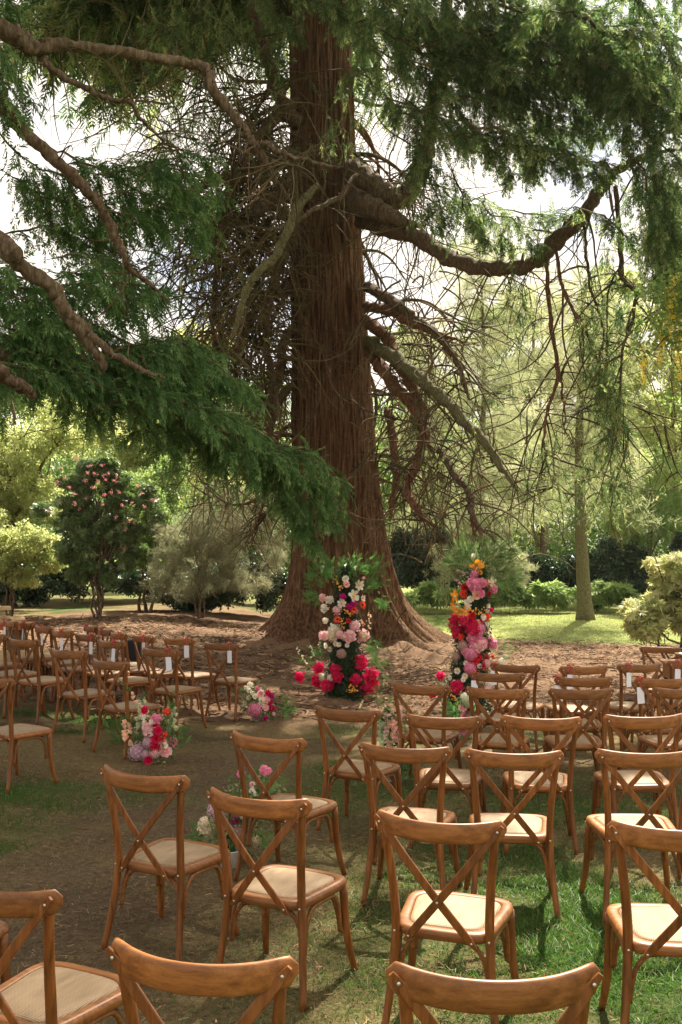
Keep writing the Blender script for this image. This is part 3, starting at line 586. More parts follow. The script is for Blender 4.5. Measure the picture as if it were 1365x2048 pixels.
# ------------------------------------------------------------------ cedar whose trunk stands just left of the view
CX, CY = -6.6, 9.5
OC = A([CX, CY, 0.]); cz = float(terr(CX, CY))
ced = thing('cedar_tree', 'cedar on the left reaching long green drooping boughs across the view', 'tree', (CX, CY, 0))
m = M(); zt = np.linspace(cz-.2, 19, 40); P = np.stack([.15*np.sin(zt*.4), .1*np.cos(zt*.5), zt], 1); tube(m, P, .42*(1-zt/23)+.35*np.exp(-(zt-cz)/.5)*(zt < 4), 20); m.obj('trunk', BARK_LIMB, ced, True)
cw = M(); cf = M()
def cl(pts, mt, n=None): return limb(pts, mt, 8, .015, n, ced, OC)
def tr(z, a=0.): return CX+.3+a, CY, z
def limb_from(z, pts, mt):                # limb rooted in the trunk, then through picture points
    P0 = A([CX+.1, CY, z]); P = np.vstack([P0, [at(a, b_, c) for a, b_, c, d in pts]]); r_ = [max(pts[0][3]*1.35, .03)]+[p[3] for p in pts]
    n = 9*len(P); Q = resample(np.column_stack([P, r_]), n); C_ = wander(Q[:, :3], .055); m = M(); tube(m, C_-OC, np.maximum(Q[:, 3], .004)*(1+.04*np.sin(np.arange(n)*1.1)), 12, rough=.09); m.obj('limb', mt, ced, True); return C_
cl_p = []
cl_p.append(limb_from(8.7, [(-40,40,9,.092),(30,75,9,.084),(65,97,9,.075),(130,90,9.1,.053),(240,103,9.3,.050),(340,122,9.5,.047),(405,134,9.6,.046)], BARK_PALE))
cl_p.append(cl([(405,132,9.6,.055),(425,175,9.6,.052),(462,230,9.6,.046),(495,272,9.6,.042),(512,290,9.6,.038),(545,345,9.7,.028),(580,405,9.7,.008)], BARK_PALE))
cl_p.append(cl([(512,290,9.6,.03),(540,285,9.6,.03),(600,310,9.6,.024),(650,325,9.6,.018),(695,337,9.6,.006)], BARK_PALE))
cl_p.append(cl([(540,325,9.6,.02),(575,330,9.6,.018),(605,337,9.6,.006)], BARK_PALE))
cl_p.append(cl([(65,98,9,.05),(100,135,9,.03),(170,172,9.1,.028),(220,195,9.2,.024),(265,205,9.3,.02),(290,250,9.4,.016),(330,280,9.5,.01),(360,297,9.5,.004)], BARK_PALE))
cl_p.append(limb_from(9.5, [(-30,175,8.6,.06),(20,235,8.6,.057),(100,310,8.7,.055),(160,372,8.8,.050),(200,420,8.9,.042),(235,485,9,.045),(250,530,9,.03),(300,570,9.2,.02),(340,600,9.3,.008)], BARK_LIMB))
cl_p.append(limb_from(7.3, [(-40,455,8.2,.066),(20,500,8.2,.066),(80,560,8.3,.064),(130,620,8.4,.060),(170,680,8.5,.05),(208,740,8.6,.03)], BARK_PALE))
cl_p.append(cl([(140,628,8.4,.04),(185,672,8.5,.038),(230,702,8.6,.032),(280,730,8.7,.026),(330,756,8.8,.008)], BARK_PALE))
cl_p.append(limb_from(4.0, [(-60,730,8,.05),(0,752,8,.046),(40,770,8.1,.05),(70,790,8.2,.03)], BARK_LIMB))
cl_p.append(limb_from(4.6, [(-50,690,9,.07),(60,715,9.4,.06),(200,735,10,.05),(330,765,10.5,.035)], BARK_LIMB))
cl_p.append(limb_from(4.4, [(-50,740,8.8,.075),(120,770,9.4,.06),(280,800,10,.05),(430,865,10.6,.035),(560,940,11,.02)], BARK_LIMB))
for P in cl_p[:6]:
    for q in range(26):
        b_ = P[R.integers(len(P)//3, len(P))]; T_ = hang_twig(cw, b_-OC, R.normal(0, .8, 3), R.uniform(.3, 1.2), R.uniform(.004, .010), .9, .5)
        hang_twig(cw, T_[len(T_)//2], R.normal(0, .8, 3), R.uniform(.2, .6), .004, .8, .5, 3)
def bp(a, b_, **k): bough(cf, cw, at(*a)-OC, at(*b_)-OC, **k)
big = [((-60,700,8.6),(510,790,11),.52),((-40,715,9.2),(330,745,10.4),.45),((120,735,9),(500,785,10.8),.45),((-40,745,8.8),(430,830,10.5),.5),((100,760,8.9),(480,850,10.7),.5),((-60,775,8.2),(150,815,9),.35),((200,800,9.2),(450,900,10.5),.42),
 ((220,800,9.2),(690,1030,11.2),.5),((350,860,9.8),(660,1000,11.2),.45),((430,900,10.4),(640,1100,11.4),.34),((330,840,9.8),(610,960,11.1),.45),((500,930,10.8),(640,1110,11.5),.28),((480,900,10.6),(690,1020,11.4),.42),((180,830,9.2),(330,920,10),.32),((300,880,9.6),(440,965,10.6),.32),((60,790,8.8),(200,850,9.4),.3),((150,760,9.4),(400,800,10.6),.42)]
for a, b_, w in big: bp(a, b_, width=w, sag=.30, r=.02, lat=.085, step=.058, droop=.42, sc=.66, hang=.26)
region(cf, cw, OC, [
 (280, 350, 90, 30, 10.8, 7, 12, 1.4, .45), (340, 400, 50, 30, 11, 6, 25, 1.0, .4), (190, 320, 20, 12, 10.6, 2, 10, .8, .3), (90, 430, 80, 60, 10.2, 9, 20, 1.2, .45), (190, 470, 60, 50, 10.5, 7, 30, 1.1, .4), (300, 470, 50, 40, 11, 6, 45, 1.0, .35),
 (60, 560, 80, 40, 9.4, 10, 15, 1.3, .5), (180, 585, 50, 25, 9.8, 7, 20, 1.1, .45), (30, 640, 50, 40, 9.2, 7, 15, 1.1, .45), (350, 680, 45, 20, 11.2, 5, 18, .9, .32), (410, 715, 40, 15, 11.4, 4, 20, .9, .3), (300, 690, 30, 18, 11, 3, 20, .7, .3),
 (25, 140, 30, 60, 8.6, 5, 75, .7, .25), (10, 10, 40, 20, 8.6, 3, 60, .7, .3), (60, 330, 40, 70, 9.6, 5, 80, .9, .28),
], T_OPEN, .75, .38, .22, .15, .5)
for k in range(90):                       # the cedar's own crown, above and beside the view
    z = 5.5+14*(k/90)**1.2; az = R.uniform(0, 6.28); reach = max(1.5, (8.2-.36*z))*R.uniform(.8, 1.15)
    p0 = A([0, 0, z]); tip = p0+A([math.cos(az)*reach, math.sin(az)*reach, R.uniform(-.2, 1.)]); nP = int(30*reach); u = R.uniform(.2, 1, (nP, 1))
    ok = True
    for w_ in (.35, .55, .75, 1.):
        g = OC+p0*(1-w_)+tip*w_
        if g[1] > 0 and g[0] > -.40*g[1]-.6 and g[2] < 2.5+.60*g[1]+.5: ok = False
    if not ok: continue
    q = p0*(1-u)+tip*u+R.normal(0, 1, (nP, 3))*A([.5, .5, .2])
    tube(cw, resample([p0, tip], 6), np.linspace(.08, .015, 6), 5); scatter(cf, T_FLAT, q, frames(R.normal(0, .7, (nP, 3))+unit(tip-p0)), R.uniform(1.8, 3.0, nP))
cw.obj('twigs', TWIG, ced, True, 'stuff'); cf.obj('foliage', L_CEDAR, ced, False, 'stuff')

# ------------------------------------------------------------------ background trees and shrubs
def tree(name, label, cat, x, y, clumps, n, size, lmat, tm=T_BROAD, trunk=(.12, BARK_LIMB), group=None, hollow=.55, stems=1, up=None, flat=.8, var_bias=0., split=6):
    """clumps: (dx, dy, z, rx, ry, rz) ellipsoids of leaf sprays round the trunk foot at x, y"""
    z0 = float(terr(x, y)); t = thing(name, label, cat, (x, y, z0), 0, group); f = M(); whole = clumps; cl2 = []
    for c in clumps:
        cl2.append((c[0], c[1], c[2], c[3]*.6, c[4]*.6, c[5]*.6))
        for _ in range(split):
            d = unit(R.normal(0, 1, 3)); q = R.uniform(.32, .56); cl2.append((c[0]+d[0]*c[3]*.68, c[1]+d[1]*c[4]*.68, c[2]+d[2]*c[5]*.68, c[3]*q, c[4]*q, c[5]*q*R.uniform(.6, 1)))
    clumps = cl2
    vol = A([c[3]*c[4]*c[5] for c in clumps])**(2/3); vol = vol/vol.sum(); ztop = max(c[2] for c in clumps)
    for c, v in zip(clumps, vol):
        k = int(n*v); d = unit(R.normal(0, 1, (k, 3))); sub = unit(R.normal(0, 1, (max(4, k//26), 3)))*R.uniform(.55, 1., (max(4, k//26), 1))
        near = sub[R.integers(0, len(sub), k)]+R.normal(0, .17, (k, 3)); rad = R.random(k)**.45; loose = (d*(hollow+(1-hollow)*rad)[:, None]) 
        p = np.where(R.random((k, 1)) < .72, near, loose)*A(c[3:6])+A(c[:3]); p = p[p[:, 2] > .05]; k = len(p)
        o = unit(p-A(c[:3])+1e-6); D = o*.8+R.normal(0, .5, (k, 3))-A([0, 0, .25]) if up is None else o*.5+R.normal(0, .35, (k, 3))+A([0, 0, up])
        scatter(f, tm, p, frames(D, None, R.normal(0, .6, k)), size*(.78 if tm is T_BROAD else 1)*R.uniform(.6, 1.3, k), 0, np.clip(R.normal(.5+var_bias, .24, k), 0, 1))
    f.obj('crown', lmat, t, False, 'stuff'); clumps = whole
    if trunk:
        w = M(); r0, tm_ = trunk; cc = np.mean([c[:3] for c in clumps], 0)
        for s in range(stems):
            b0 = A([R.normal(0, r0*1.6), R.normal(0, r0*1.6), -.1]) if stems > 1 else A([0, 0, -.1])
            e = A([cc[0]*.6+R.normal(0, .1)*ztop*(2.0 if stems > 1 else .1), cc[1]*.6, ztop]); P = wander(resample([b0, b0*.7+A([0, 0, ztop*.35]), e], 14), .05*ztop)
            tube(w, P, r0*np.linspace(1, .22, 14)*(1 if stems == 1 else .7)+r0*.5*np.exp(-np.linspace(0, 9, 14)), 9)
        w.obj('trunk', tm_, t, True)
        w = M()
        for c in clumps:
            P = wander(resample([A([0, 0, max(.3, c[2]*.45)]), A([c[0]*.5, c[1]*.5, c[2]*.8]), A(c[:3])], 9), .2); tube(w, P, np.linspace(r0*.45, r0*.08, 9), 5, 0, False)
            for _ in range(7):
                e = A(c[:3])+R.normal(0, .5, 3)*A(c[3:6]); tube(w, wander(resample([P[R.integers(4, 9)], e], 6), .15), np.linspace(r0*.16, r0*.03, 6), 3, 0, False)
        w.obj('limbs', tm_, t, True, 'stuff')
    return t
def blob(cx, cy, rx, ry, d, x0, y0, dd=0, deep=.9):      # picture ellipse -> clump offset
    p = at(cx, cy, d+dd); return (p[0]-x0, p[1]-y0, p[2]-float(terr(x0, y0)), rx*d/F, max(.5, rx*d/F*deep), ry*d/F)
def tb(name, label, cat, base, d, blobs, n, size, lm, **k):
    p = at(base, 1092, d); x0, y0 = p[0], p[1]
    return tree(name, label, cat, x0, y0, [blob(*b_[:4], d, x0, y0, *(b_[4:5])) for b_ in blobs], n, size, lm, **k)
# left
tb('maple_tree', 'pale yellow-green leafy tree glowing behind the rhododendron at far left', 'tree', 20, 28, [(40,880,130,75),(-60,840,120,90),(150,850,90,60),(20,960,120,60),(-90,960,110,90),(70,1010,80,50),(-20,1030,100,50)], 6400, .30, L_LIGHT, trunk=(.16, BARK_LIMB))
tb('leafy_shrub', 'low spreading pale green shrub at the left edge of the clearing', 'shrub', 20, 24.5, [(50,1075,75,45),(-40,1060,80,55),(95,1120,38,22),(-60,1120,70,30),(20,1120,60,34),(80,1090,45,40),(20,1155,70,22)], 4200, .22, L_LIGHT, trunk=(.035, BARK_LIMB), stems=4)
rh = tb('rhododendron', 'tall dark rhododendron with red blossoms on its sunlit top, left of the big tree', 'tree', 195, 24, [(195+R.uniform(-1, 1)*w_, y_+R.uniform(-8, 8), R.uniform(20, 36), R.uniform(12, 22)) for y_, w_ in ((930, 25), (946, 55), (962, 80), (978, 98), (995, 108), (1010, 114), (1025, 116), (1040, 112), (1055, 108), (1070, 100), (1085, 95), (1100, 85), (1115, 72), (1135, 66), (1152, 55)) for _ in range(4)], 8600, .92, L_RHODO, tm=T_WHORL, trunk=(.036, BARK_LIMB), stems=7, up=.4, split=0)
bl = M(); px_ = A([(125,937),(128,955),(150,918),(157,915),(175,945),(180,930),(205,930),(207,950),(190,947),(218,947),(210,958),(235,951),(230,960),(275,970),(283,985),(305,1000),(313,998),(222,985),(173,995),(149,1006),(160,1018),(210,990),(232,1033),(251,1045),(258,1041),(270,1045),(95,1023),(205,1008),(172,960),(186,975),(245,1010),(264,1006),(290,1012),(140,975),(115,965),(196,962),(238,985),(150,988),(247,1096),(250,1060)])
for a, b_ in px_:
    c = at(a, b_, 23.2+R.uniform(-.5, .2))-A(rh.location)
    for _ in range(8):
        q = c+R.normal(0, .020, 3); scatter(bl, [t_broad(3, 4, .8)], q[None], frames(R.normal(0, 1, (1, 3))), [.048])
bl.obj('blossoms', L_BLOSS, rh, False, 'stuff')
tb('leafy_shrub', 'light green shrub between the rhododendron and the grey-leaved bush', 'shrub', 290, 26, [(290,1060,40,35),(300,1010,45,40),(275,1110,35,30),(330,1050,40,40)], 1900, .22, L_MID, trunk=(.05, BARK_LIMB), stems=3)
tb('grey_bush', 'silvery grey needle-leaved bush left of the big trunk', 'shrub', 400, 24.5, [(360,1080,70,45),(430,1040,80,60),(500,1060,60,60),(460,1120,70,40),(390,1130,60,35),(530,1010,45,60),(540,1110,40,50),(400,1165,75,30),(490,1160,60,32),(330,1125,50,36),(450,985,60,40),(560,1000,30,50),(320,1170,40,26)], 5200, .85, L_SILVER, tm=T_TUFT, trunk=(.03, BARK_LIMB), stems=4)
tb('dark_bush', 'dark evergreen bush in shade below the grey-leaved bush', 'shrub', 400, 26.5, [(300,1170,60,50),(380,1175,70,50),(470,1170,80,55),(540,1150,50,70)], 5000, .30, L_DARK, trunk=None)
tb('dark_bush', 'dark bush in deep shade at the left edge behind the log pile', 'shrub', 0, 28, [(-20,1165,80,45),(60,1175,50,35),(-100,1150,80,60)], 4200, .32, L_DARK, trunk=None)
tb('understory_tree', 'mid green understory tree filling the gap behind the rhododendron', 'tree', 300, 33, [(330,960,70,60),(250,1000,70,60),(400,1030,70,60),(300,1080,80,50),(180,1060,70,60),(450,1090,70,50)], 4200, .34, L_MID, trunk=(.1, BARK_LIMB))
tb('laurel_thicket', 'wide mid green laurel thicket closing the view behind the left-hand shrubs', 'shrub', 200, 32.5, [(-60,1080,80,60),(40,1090,80,60),(140,1070,80,70),(240,1080,80,60),(350,1090,80,60),(460,1080,80,70),(560,1070,70,70)], 8000, .30, L_RHODO, trunk=None)
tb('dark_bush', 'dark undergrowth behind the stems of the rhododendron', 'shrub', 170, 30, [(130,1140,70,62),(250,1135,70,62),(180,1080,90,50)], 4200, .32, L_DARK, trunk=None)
LT = 'tall pale green woodland tree seen behind '
tb('woodland_tree', LT+'the twig curtain, nearest the trunk', 'tree', 540, 40, [(540,820,70,80),(520,930,80,80),(570,1020,60,60),(500,1050,80,60)], 3000, .40, L_MID, group='woodland trees behind the clearing')
tb('woodland_tree', LT+'the middle of the twig curtain', 'tree', 420, 43, [(400,720,80,70),(440,830,90,80),(350,850,80,70),(420,960,90,80)], 3600, .42, L_LIGHT, group='woodland trees behind the clearing')
tb('woodland_tree', LT+'the cedar bough on the left', 'tree', 260, 42, [(270,760,90,70),(220,850,90,70),(300,900,80,70),(240,960,90,60)], 3400, .42, L_LIGHT, group='woodland trees behind the clearing')
tb('woodland_tree', LT+'the pale maple at far left', 'tree', 80, 44, [(80,690,110,90),(10,780,110,80),(140,800,90,80),(-80,740,110,110),(-150,850,110,130)], 4200, .45, L_MID, group='woodland trees behind the clearing')
# right
def pine(label, base, d, ztop_px, zlow_px, half, n, lm=L_PINE, r0=.16, bare=None, name='pine_tree', sz=1.1):
    p = at(base, 1092, d); x0, y0 = p[0], p[1]; z0 = float(terr(x0, y0)); zt = at(base, ztop_px, d)[2]-z0; zl = at(base, zlow_px, d)[2]-z0
    t = thing(name, label, 'tree', (x0, y0, z0)); m = M(); zz_ = np.linspace(-.1, zt, 30); P = np.stack([.10*np.sin(zz_*.5+d), .05*np.cos(zz_*.7), zz_], 1)
    tube(m, P, r0*(1-.85*zz_/zt)+r0*.45*np.exp(-np.maximum(zz_, 0)/.25), 12); m.obj('trunk', BARK_MOSS, t, True)
    w = M(); f = M(); nb = int(n/52)
    for k in range(nb):
        u = ((k+R.random())/nb)**1.15; z = zl+(zt-zl)*u; az = k*2.4+R.normal(0, .5); reach = half*d/F*(1-u*.6)*R.uniform(.45, 1.2)
        e = A([math.cos(az)*reach, math.sin(az)*reach, z-.16*reach+R.normal(0, .25)]); Q = wander(resample([A([0, 0, z]), A([e[0]*.5, e[1]*.5, z+.10*reach]), e], 8), .2); tube(w, Q, np.linspace(.035, .006, 8), 4, 0, False)
        for c_ in range(3):
            c = 17; q0 = Q[R.integers(2, 8)]+R.normal(0, .28, 3)*A([1, 1, .5]); q = q0+R.normal(0, 1, (c, 3))*A([.30, .30, .13])
            scatter(f, T_TUFT, q, frames(R.normal(0, .8, (c, 3))+A([math.cos(az), math.sin(az), .1])), sz*R.uniform(.8, 1.7, c), 0, np.clip(R.normal(.5, .15, c)+R.normal(0, .14), 0, 1))
    w.obj('limbs', TWIG, t, True, 'stuff'); f.obj('crown', lm, t, False, 'stuff'); return t
pine('tall grey-green pine with thin dark trunk, right of the big tree', 965, 35, 470, 1060, 190, 4200)
pine('slender pine with a bare lower trunk standing on the sunlit lawn', 1167, 27.7, 560, 1010, 150, 2600, r0=.215, sz=.95)
tb('grey_tree', 'soft grey-green tree at the back between the two pines', 'tree', 1080, 43, [(1080,600,70,50),(1040,700,90,70),(1120,760,90,70),(1060,850,100,70),(1130,930,90,70),(1040,980,90,70)], 5200, 1.5, L_PINE, tm=T_TUFT, trunk=(.2, BARK_PALE), group='soft grey-green trees at the back')
tb('grey_tree', 'soft grey-green tree at the back behind the limbs of the sequoia', 'tree', 860, 39, [(850,700,70,60),(880,790,80,70),(840,880,80,70),(900,970,80,70),(860,1050,80,60)], 4600, 1.4, L_PINE, tm=T_TUFT, trunk=(.2, BARK_PALE), group='soft grey-green trees at the back')
tb('grey_tree', 'soft grey-green tree at the back right of the slender pine', 'tree', 1250, 40, [(1240,640,70,60),(1200,740,80,70),(1270,830,80,70),(1220,930,90,70),(1260,1030,80,60)], 4600, 1.4, L_PINE, tm=T_TUFT, trunk=(.2, BARK_PALE), group='soft grey-green trees at the back')
RT = 'bright leafy woodland tree at the back '
tb('woodland_tree', RT+'at the right edge', 'tree', 1350, 36, [(1330,620,70,60),(1280,720,80,70),(1370,760,90,80),(1290,840,80,70),(1380,900,90,90),(1440,700,100,120)], 4600, .38, L_LIGHT, group='woodland trees behind the clearing')
tb('woodland_tree', RT+'just left of the laburnum', 'tree', 1225, 45, [(1210,570,70,45),(1180,660,80,60),(1240,760,80,70),(1190,870,90,80),(1250,950,80,60)], 3600, .45, L_LIGHT, group='woodland trees behind the clearing')
tb('woodland_tree', RT+'between the pines', 'tree', 1020, 50, [(1040,620,80,60),(960,680,80,70),(1060,760,90,80),(980,850,90,80),(1050,950,90,70)], 3600, .5, L_MID, group='woodland trees behind the clearing')
tb('woodland_tree', RT+'next to the sequoia trunk', 'tree', 830, 46, [(820,700,60,60),(860,800,80,80),(810,900,70,80),(870,1000,80,70)], 3000, .45, L_MID, group='woodland trees behind the clearing')
tb('conifer_shrub', 'feathery light green conifer at the right behind the dark hedge', 'shrub', 1300, 33, [(1310,960,90,60),(1240,1010,70,50),(1350,1040,80,60),(1290,1060,70,40)], 2600, .9, L_MID, tm=T_FLAT, trunk=(.08, BARK_LIMB))
tb('grey_bush', 'pale grey-green bush behind the right flower column', 'shrub', 980, 31, [(900,1120,50,45),(960,1110,50,45),(1020,1120,45,50),(930,1060,50,40),(1000,1160,50,35),(1040,1150,30,40)], 3000, .9, L_PINE, tm=T_TUFT, trunk=(.06, BARK_LIMB), stems=3)
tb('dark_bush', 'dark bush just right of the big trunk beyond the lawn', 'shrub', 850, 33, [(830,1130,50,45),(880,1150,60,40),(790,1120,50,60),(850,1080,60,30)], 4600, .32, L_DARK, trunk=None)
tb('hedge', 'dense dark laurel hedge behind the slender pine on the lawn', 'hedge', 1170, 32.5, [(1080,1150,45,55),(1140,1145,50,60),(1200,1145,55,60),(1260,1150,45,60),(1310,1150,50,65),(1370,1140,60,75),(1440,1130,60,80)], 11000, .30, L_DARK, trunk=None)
for px, n_, lb in ((870, 260, 'left'), (1010, 300, 'middle'), (1100, 300, 'below the hedge'), (1215, 320, 'right of the pine trunk')):
    tb('weedy_plant', {'left': 'clump of pale weeds at the lawn edge by the big tree', 'middle': 'clump of pale weeds at the lawn edge behind the right flower column', 'below the hedge': 'leafy weeds at the lawn edge left of the slender pine', 'right of the pine trunk': 'leafy weeds below the dark hedge right of the slender pine'}[lb],
       'plant', px, 30.5, [(px-30,1195,40,16),(px+25,1190,40,20),(px,1180,30,20)], n_*2, 1.5, L_MID, tm=T_WHORL, trunk=None, var_bias=.12, up=.6)
# sunlit shrub and laburnum at the right edge
sh = tb('pieris_shrub', 'pale yellow-green evergreen shrub with leaf rosettes at the right edge behind the small table', 'shrub', 1380, 14.2, [(1310,1230,50,40),(1350,1180,45,50),(1380,1240,60,50),(1400,1150,55,60),(1290,1260,30,22),(1440,1200,60,80),(1335,1130,40,30),(1275,1225,28,26)], 2600, .74, L_YELLOW, tm=T_WHORL, trunk=(.05, BARK_LIMB), stems=4, up=.5)
lx, ly = 5.6, 13.2; lz = float(terr(lx, ly))
lab = thing('laburnum_tree', 'laburnum with hanging yellow flower chains at the right edge', 'tree', (lx, ly, lz)); OL = A([lx, ly, lz]); m = M()
tube(m, wander(resample([A([0, 0, -.1]), A([.1, 0, 2.5]), A([.3, .2, 6.8])], 16), .2), np.linspace(.13, .04, 16), 10); m.obj('trunk', BARK_MOSS, lab, True)
w = M(); f = M(); fl = M()
for (a, b_, d) in ((1325, 590, 12.8), (1345, 640, 12.6), (1310, 700, 12.8), (1370, 600, 12.6), (1340, 585, 12.4), (1400, 560, 12.5), (1420, 680, 12.5)):
    e = at(a, b_, d)-OL; Q = wander(resample([A([.12, 0, e[2]-.6]), e*.55+A([0, 0, e[2]*.45+.2]), e], 9), .1); tube(w, Q, np.linspace(.04, .008, 9), 5, 0, False)
    k = 60; p = Q[R.integers(4, 9, k)]+R.normal(0, 1, (k, 3))*A([.2, .2, .13]); scatter(f, T_BROAD, p, frames(R.normal(0, 1, (k, 3))), R.uniform(.13, .22, k))
    for c in range(5):
        s = Q[R.integers(5, 9)]+R.normal(0, .12, 3); n_ = 70; t = R.random(n_); p = s+np.column_stack([R.normal(0, .03, n_)*(1.1-t), R.normal(0, .03, n_)*(1.1-t), -t*R.uniform(.25, .5)])
        scatter(fl, [t_broad(5, 3, .8)], p, frames(R.normal(0, 1, (n_, 3))), R.uniform(.04, .06, n_))
for k in range(22):
    z = R.uniform(3.5, 7.2); az = R.uniform(-1.4, 1.6); c = 40; p = A([math.cos(az)*1.2, math.sin(az)*1.2, z])+R.normal(0, .45, (c, 3)); scatter(f, T_BROAD, p, frames(R.normal(0, 1, (c, 3))), R.uniform(.2, .3, c))
w.obj('limbs', TWIG, lab, True, 'stuff'); f.obj('foliage', L_MID, lab, False, 'stuff'); fl.obj('flower_chains', L_LAB, lab, False, 'stuff')
# far wood closing the view
f = M()
n_ = 30000; x = R.uniform(-60, 60, n_); y = R.uniform(60, 74, n_); hmax = 9+3*nz(x, y*0, .16, 77)-.0*x+1.5*sstep(5, 20, x); z = hmax*R.random(n_)
scatter(f, T_BROAD, np.stack([x, y, z], 1), frames(R.normal(0, 1, (n_, 3))-A([0, .6, 0])), R.uniform(.6, 1.15, n_), 0, np.clip(R.normal(.5, .2, n_), 0, 1))
o = f.obj('far_woods', L_MID, None, False, 'stuff'); tag(o, 'soft green mass of distant woodland closing the view', 'woods')

R = np.random.default_rng(5)
litter('fallen_sticks', 1100, (-8, 8), (10.5, 24), lambda x, y: cover(x, y)[0], .30, .009, NEEDLE, 'thin fallen sticks lying on the needle bed round the big trunk', 'sticks')
# ------------------------------------------------------------------ cross-back chair (local y = forwards, away from the camera side)
def chair_meshes():
    D = {}
    # top rail: bowed backwards, rounded ends
    n = 29; x = np.linspace(-.254, .254, n); m = M(); u = x/.254
    yb = -.098*(1-u**2); zc = .829+.011*u**4; hh = .039*np.sqrt(np.clip(1-np.abs(u)**34, .0, 1)); hh = np.maximum(hh, .012); th = .0125*np.sqrt(np.clip(1-np.abs(u)**20, .12, 1))
    sec = 16; a = np.arange(sec)*2*np.pi/sec; sx = np.sign(np.cos(a))*np.abs(np.cos(a))**.6; sz = np.sign(np.sin(a))*np.abs(np.sin(a))**.75
    tx = unit(np.stack([np.ones(n), .196*u/.254, 0*u], 1)); nx_ = np.stack([-tx[:, 1], tx[:, 0], 0*u], 1)
    c = np.stack([x, yb, zc], 1)
    V = c[:, None]+nx_[:, None]*(sx[None, :, None]*th[:, None, None])+A([0, 0, 1.])*(sz[None, :, None]*hh[:, None, None])
    i = np.arange(n-1)[:, None]*sec; j = np.arange(sec)[None]; k = (j+1) % sec
    m.add(V.reshape(-1, 3), np.stack([i+j, i+k, i+sec+k, i+sec+j], -1).reshape(-1, 4))
    V = V.reshape(-1, 3); m.add(np.vstack([V[:sec], c[0]]), None, [[sec, (q+1) % sec, q] for q in range(sec)]); m.add(np.vstack([V[-sec:], c[-1]]), None, [[sec, q, (q+1) % sec] for q in range(sec)])
    D['top_rail'] = m.mesh('top_rail', WOOD_X, True)
    # crossed strips
    for s in (-1, 1):
        m = M(); k = 16; t = np.linspace(-.05, 1.045, k); X_ = s*(.229*(1-t)-.123*t); Zz = .837*(1-t)+.401*t
        Yy = (-.036+.0*t)*(1-t)+(-.006)*t-.022*np.sin(np.clip(t, 0, 1)*math.pi)+(-.0055 if s > 0 else .0055)*np.sin(np.clip(t, 0, 1)*math.pi)-.006
        c = np.stack([X_, Yy, Zz], 1); T_ = unit(np.gradient(c, axis=0)); nrm = unit(A([0, 1., .0])-T_*T_[:, 1:2]); w = np.cross(T_, nrm)
        hw = .0155*np.sqrt(np.clip(1-np.abs(t*2-1)**30*.75, .2, 1)); V = []
        for sw, sn in ((-.8, -1), (.8, -1), (1, -.6), (1, .6), (.8, 1), (-.8, 1), (-1, .6), (-1, -.6)): V.append(c+w*hw[:, None]*sw+nrm*.0048*sn)
        V = np.stack(V, 1); i = np.arange(k-1)[:, None]*8; j = np.arange(8)[None]; q = (j+1) % 8
        m.add(V.reshape(-1, 3), np.stack([i+j, i+q, i+8+q, i+8+j], -1).reshape(-1, 4)); V = V.reshape(-1, 3)
        m.add(V[:8], None, [[0, q+1, q+2] for q in range(6)]); m.add(V[-8:], None, [[0, q+2, q+1] for q in range(6)])
        D['cross_strip%d' % s] = m.mesh('cross_strip', WOOD_Z, False)
        m = M(); P = resample([(s*.222, -.028, 0), (s*.203, .004, .16), (s*.188, .026, .34), (s*.184, .028, .46), (s*.194, .008, .62), (s*.21, -.012, .76), (s*.218, -.018, .85)], 22)
        tube(m, P, np.interp(np.linspace(0, 1, 22), [0, .5, 1], [.0145, .0185, .0150]), 12); D['rear_leg%d' % s] = m.mesh('leg', WOOD_Z, True)
        m = M(); P = resample([(s*.236, .432, 0), (s*.222, .405, .10), (s*.210, .388, .22), (s*.203, .378, .40)], 14)
        tube(m, P, np.interp(np.linspace(0, 1, 14), [0, .5, 1], [.0145, .0175, .019]), 12); D['front_leg%d' % s] = m.mesh('leg', WOOD_Z, True)
    # seat
    def outline(ins, k=64):
        a = np.arange(k)*2*np.pi/k; e = .36; cx = np.sign(np.cos(a))*np.abs(np.cos(a))**e; cy = np.sign(np.sin(a))*np.abs(np.sin(a))**e
        v = (cy+1)/2; yy = .006+ins+(.424-2*ins)*v+.018*(1-cx**2)*(v-.35); hw = .186+.044*v-ins; return np.stack([cx*hw, yy], 1)
    def rings(m, specs, close=None):
        k = 64; V = np.concatenate([np.column_stack([outline(i_), np.full(k, z)]) for i_, z in specs]); nr = len(specs)
        i = np.arange(nr-1)[:, None]*k; j = np.arange(k)[None]; q = (j+1) % k; Q = np.stack([i+j, i+q, i+k+q, i+k+j], -1).reshape(-1, 4); T = []
        if close is not None:
            V = np.vstack([V, [0, .215, close]]); T = [[nr*k, (nr-1)*k+q, (nr-1)*k+(q+1) % k] for q in range(k)]
        m.add(V, Q, T if T else None)
    m = M(); rings(m, [(.09, .388), (.008, .388), (0, .394), (-.002, .410), (.003, .424), (.012, .4285), (.036, .4285), (.041, .4255), (.043, .418)]); D['seat'] = m.mesh('seat', WOOD_X, True)
    m = M(); rings(m, [(.0435, .419), (.046, .4265), (.056, .4315), (.085, .4345), (.13, .4355)], .4360); D['cane_panel'] = m.mesh('cane_panel', CANE, True)
    def hoop(a, b_, z0=.20):
        a = A(a); b_ = A(b_); P = []
        for u, z in ((0, z0), (.02, z0+.06), (.07, z0+.125), (.17, .369), (.30, .379), (.5, .380), (.70, .379), (.83, .369), (.93, z0+.125), (.98, z0+.06), (1, z0)):
            q = a*(1-u)+b_*u; P.append([q[0], q[1], z])
        m = M(); tube(m, resample(P, 30), .0095, 8); return m.mesh('hoop_brace', WOOD_X, True)
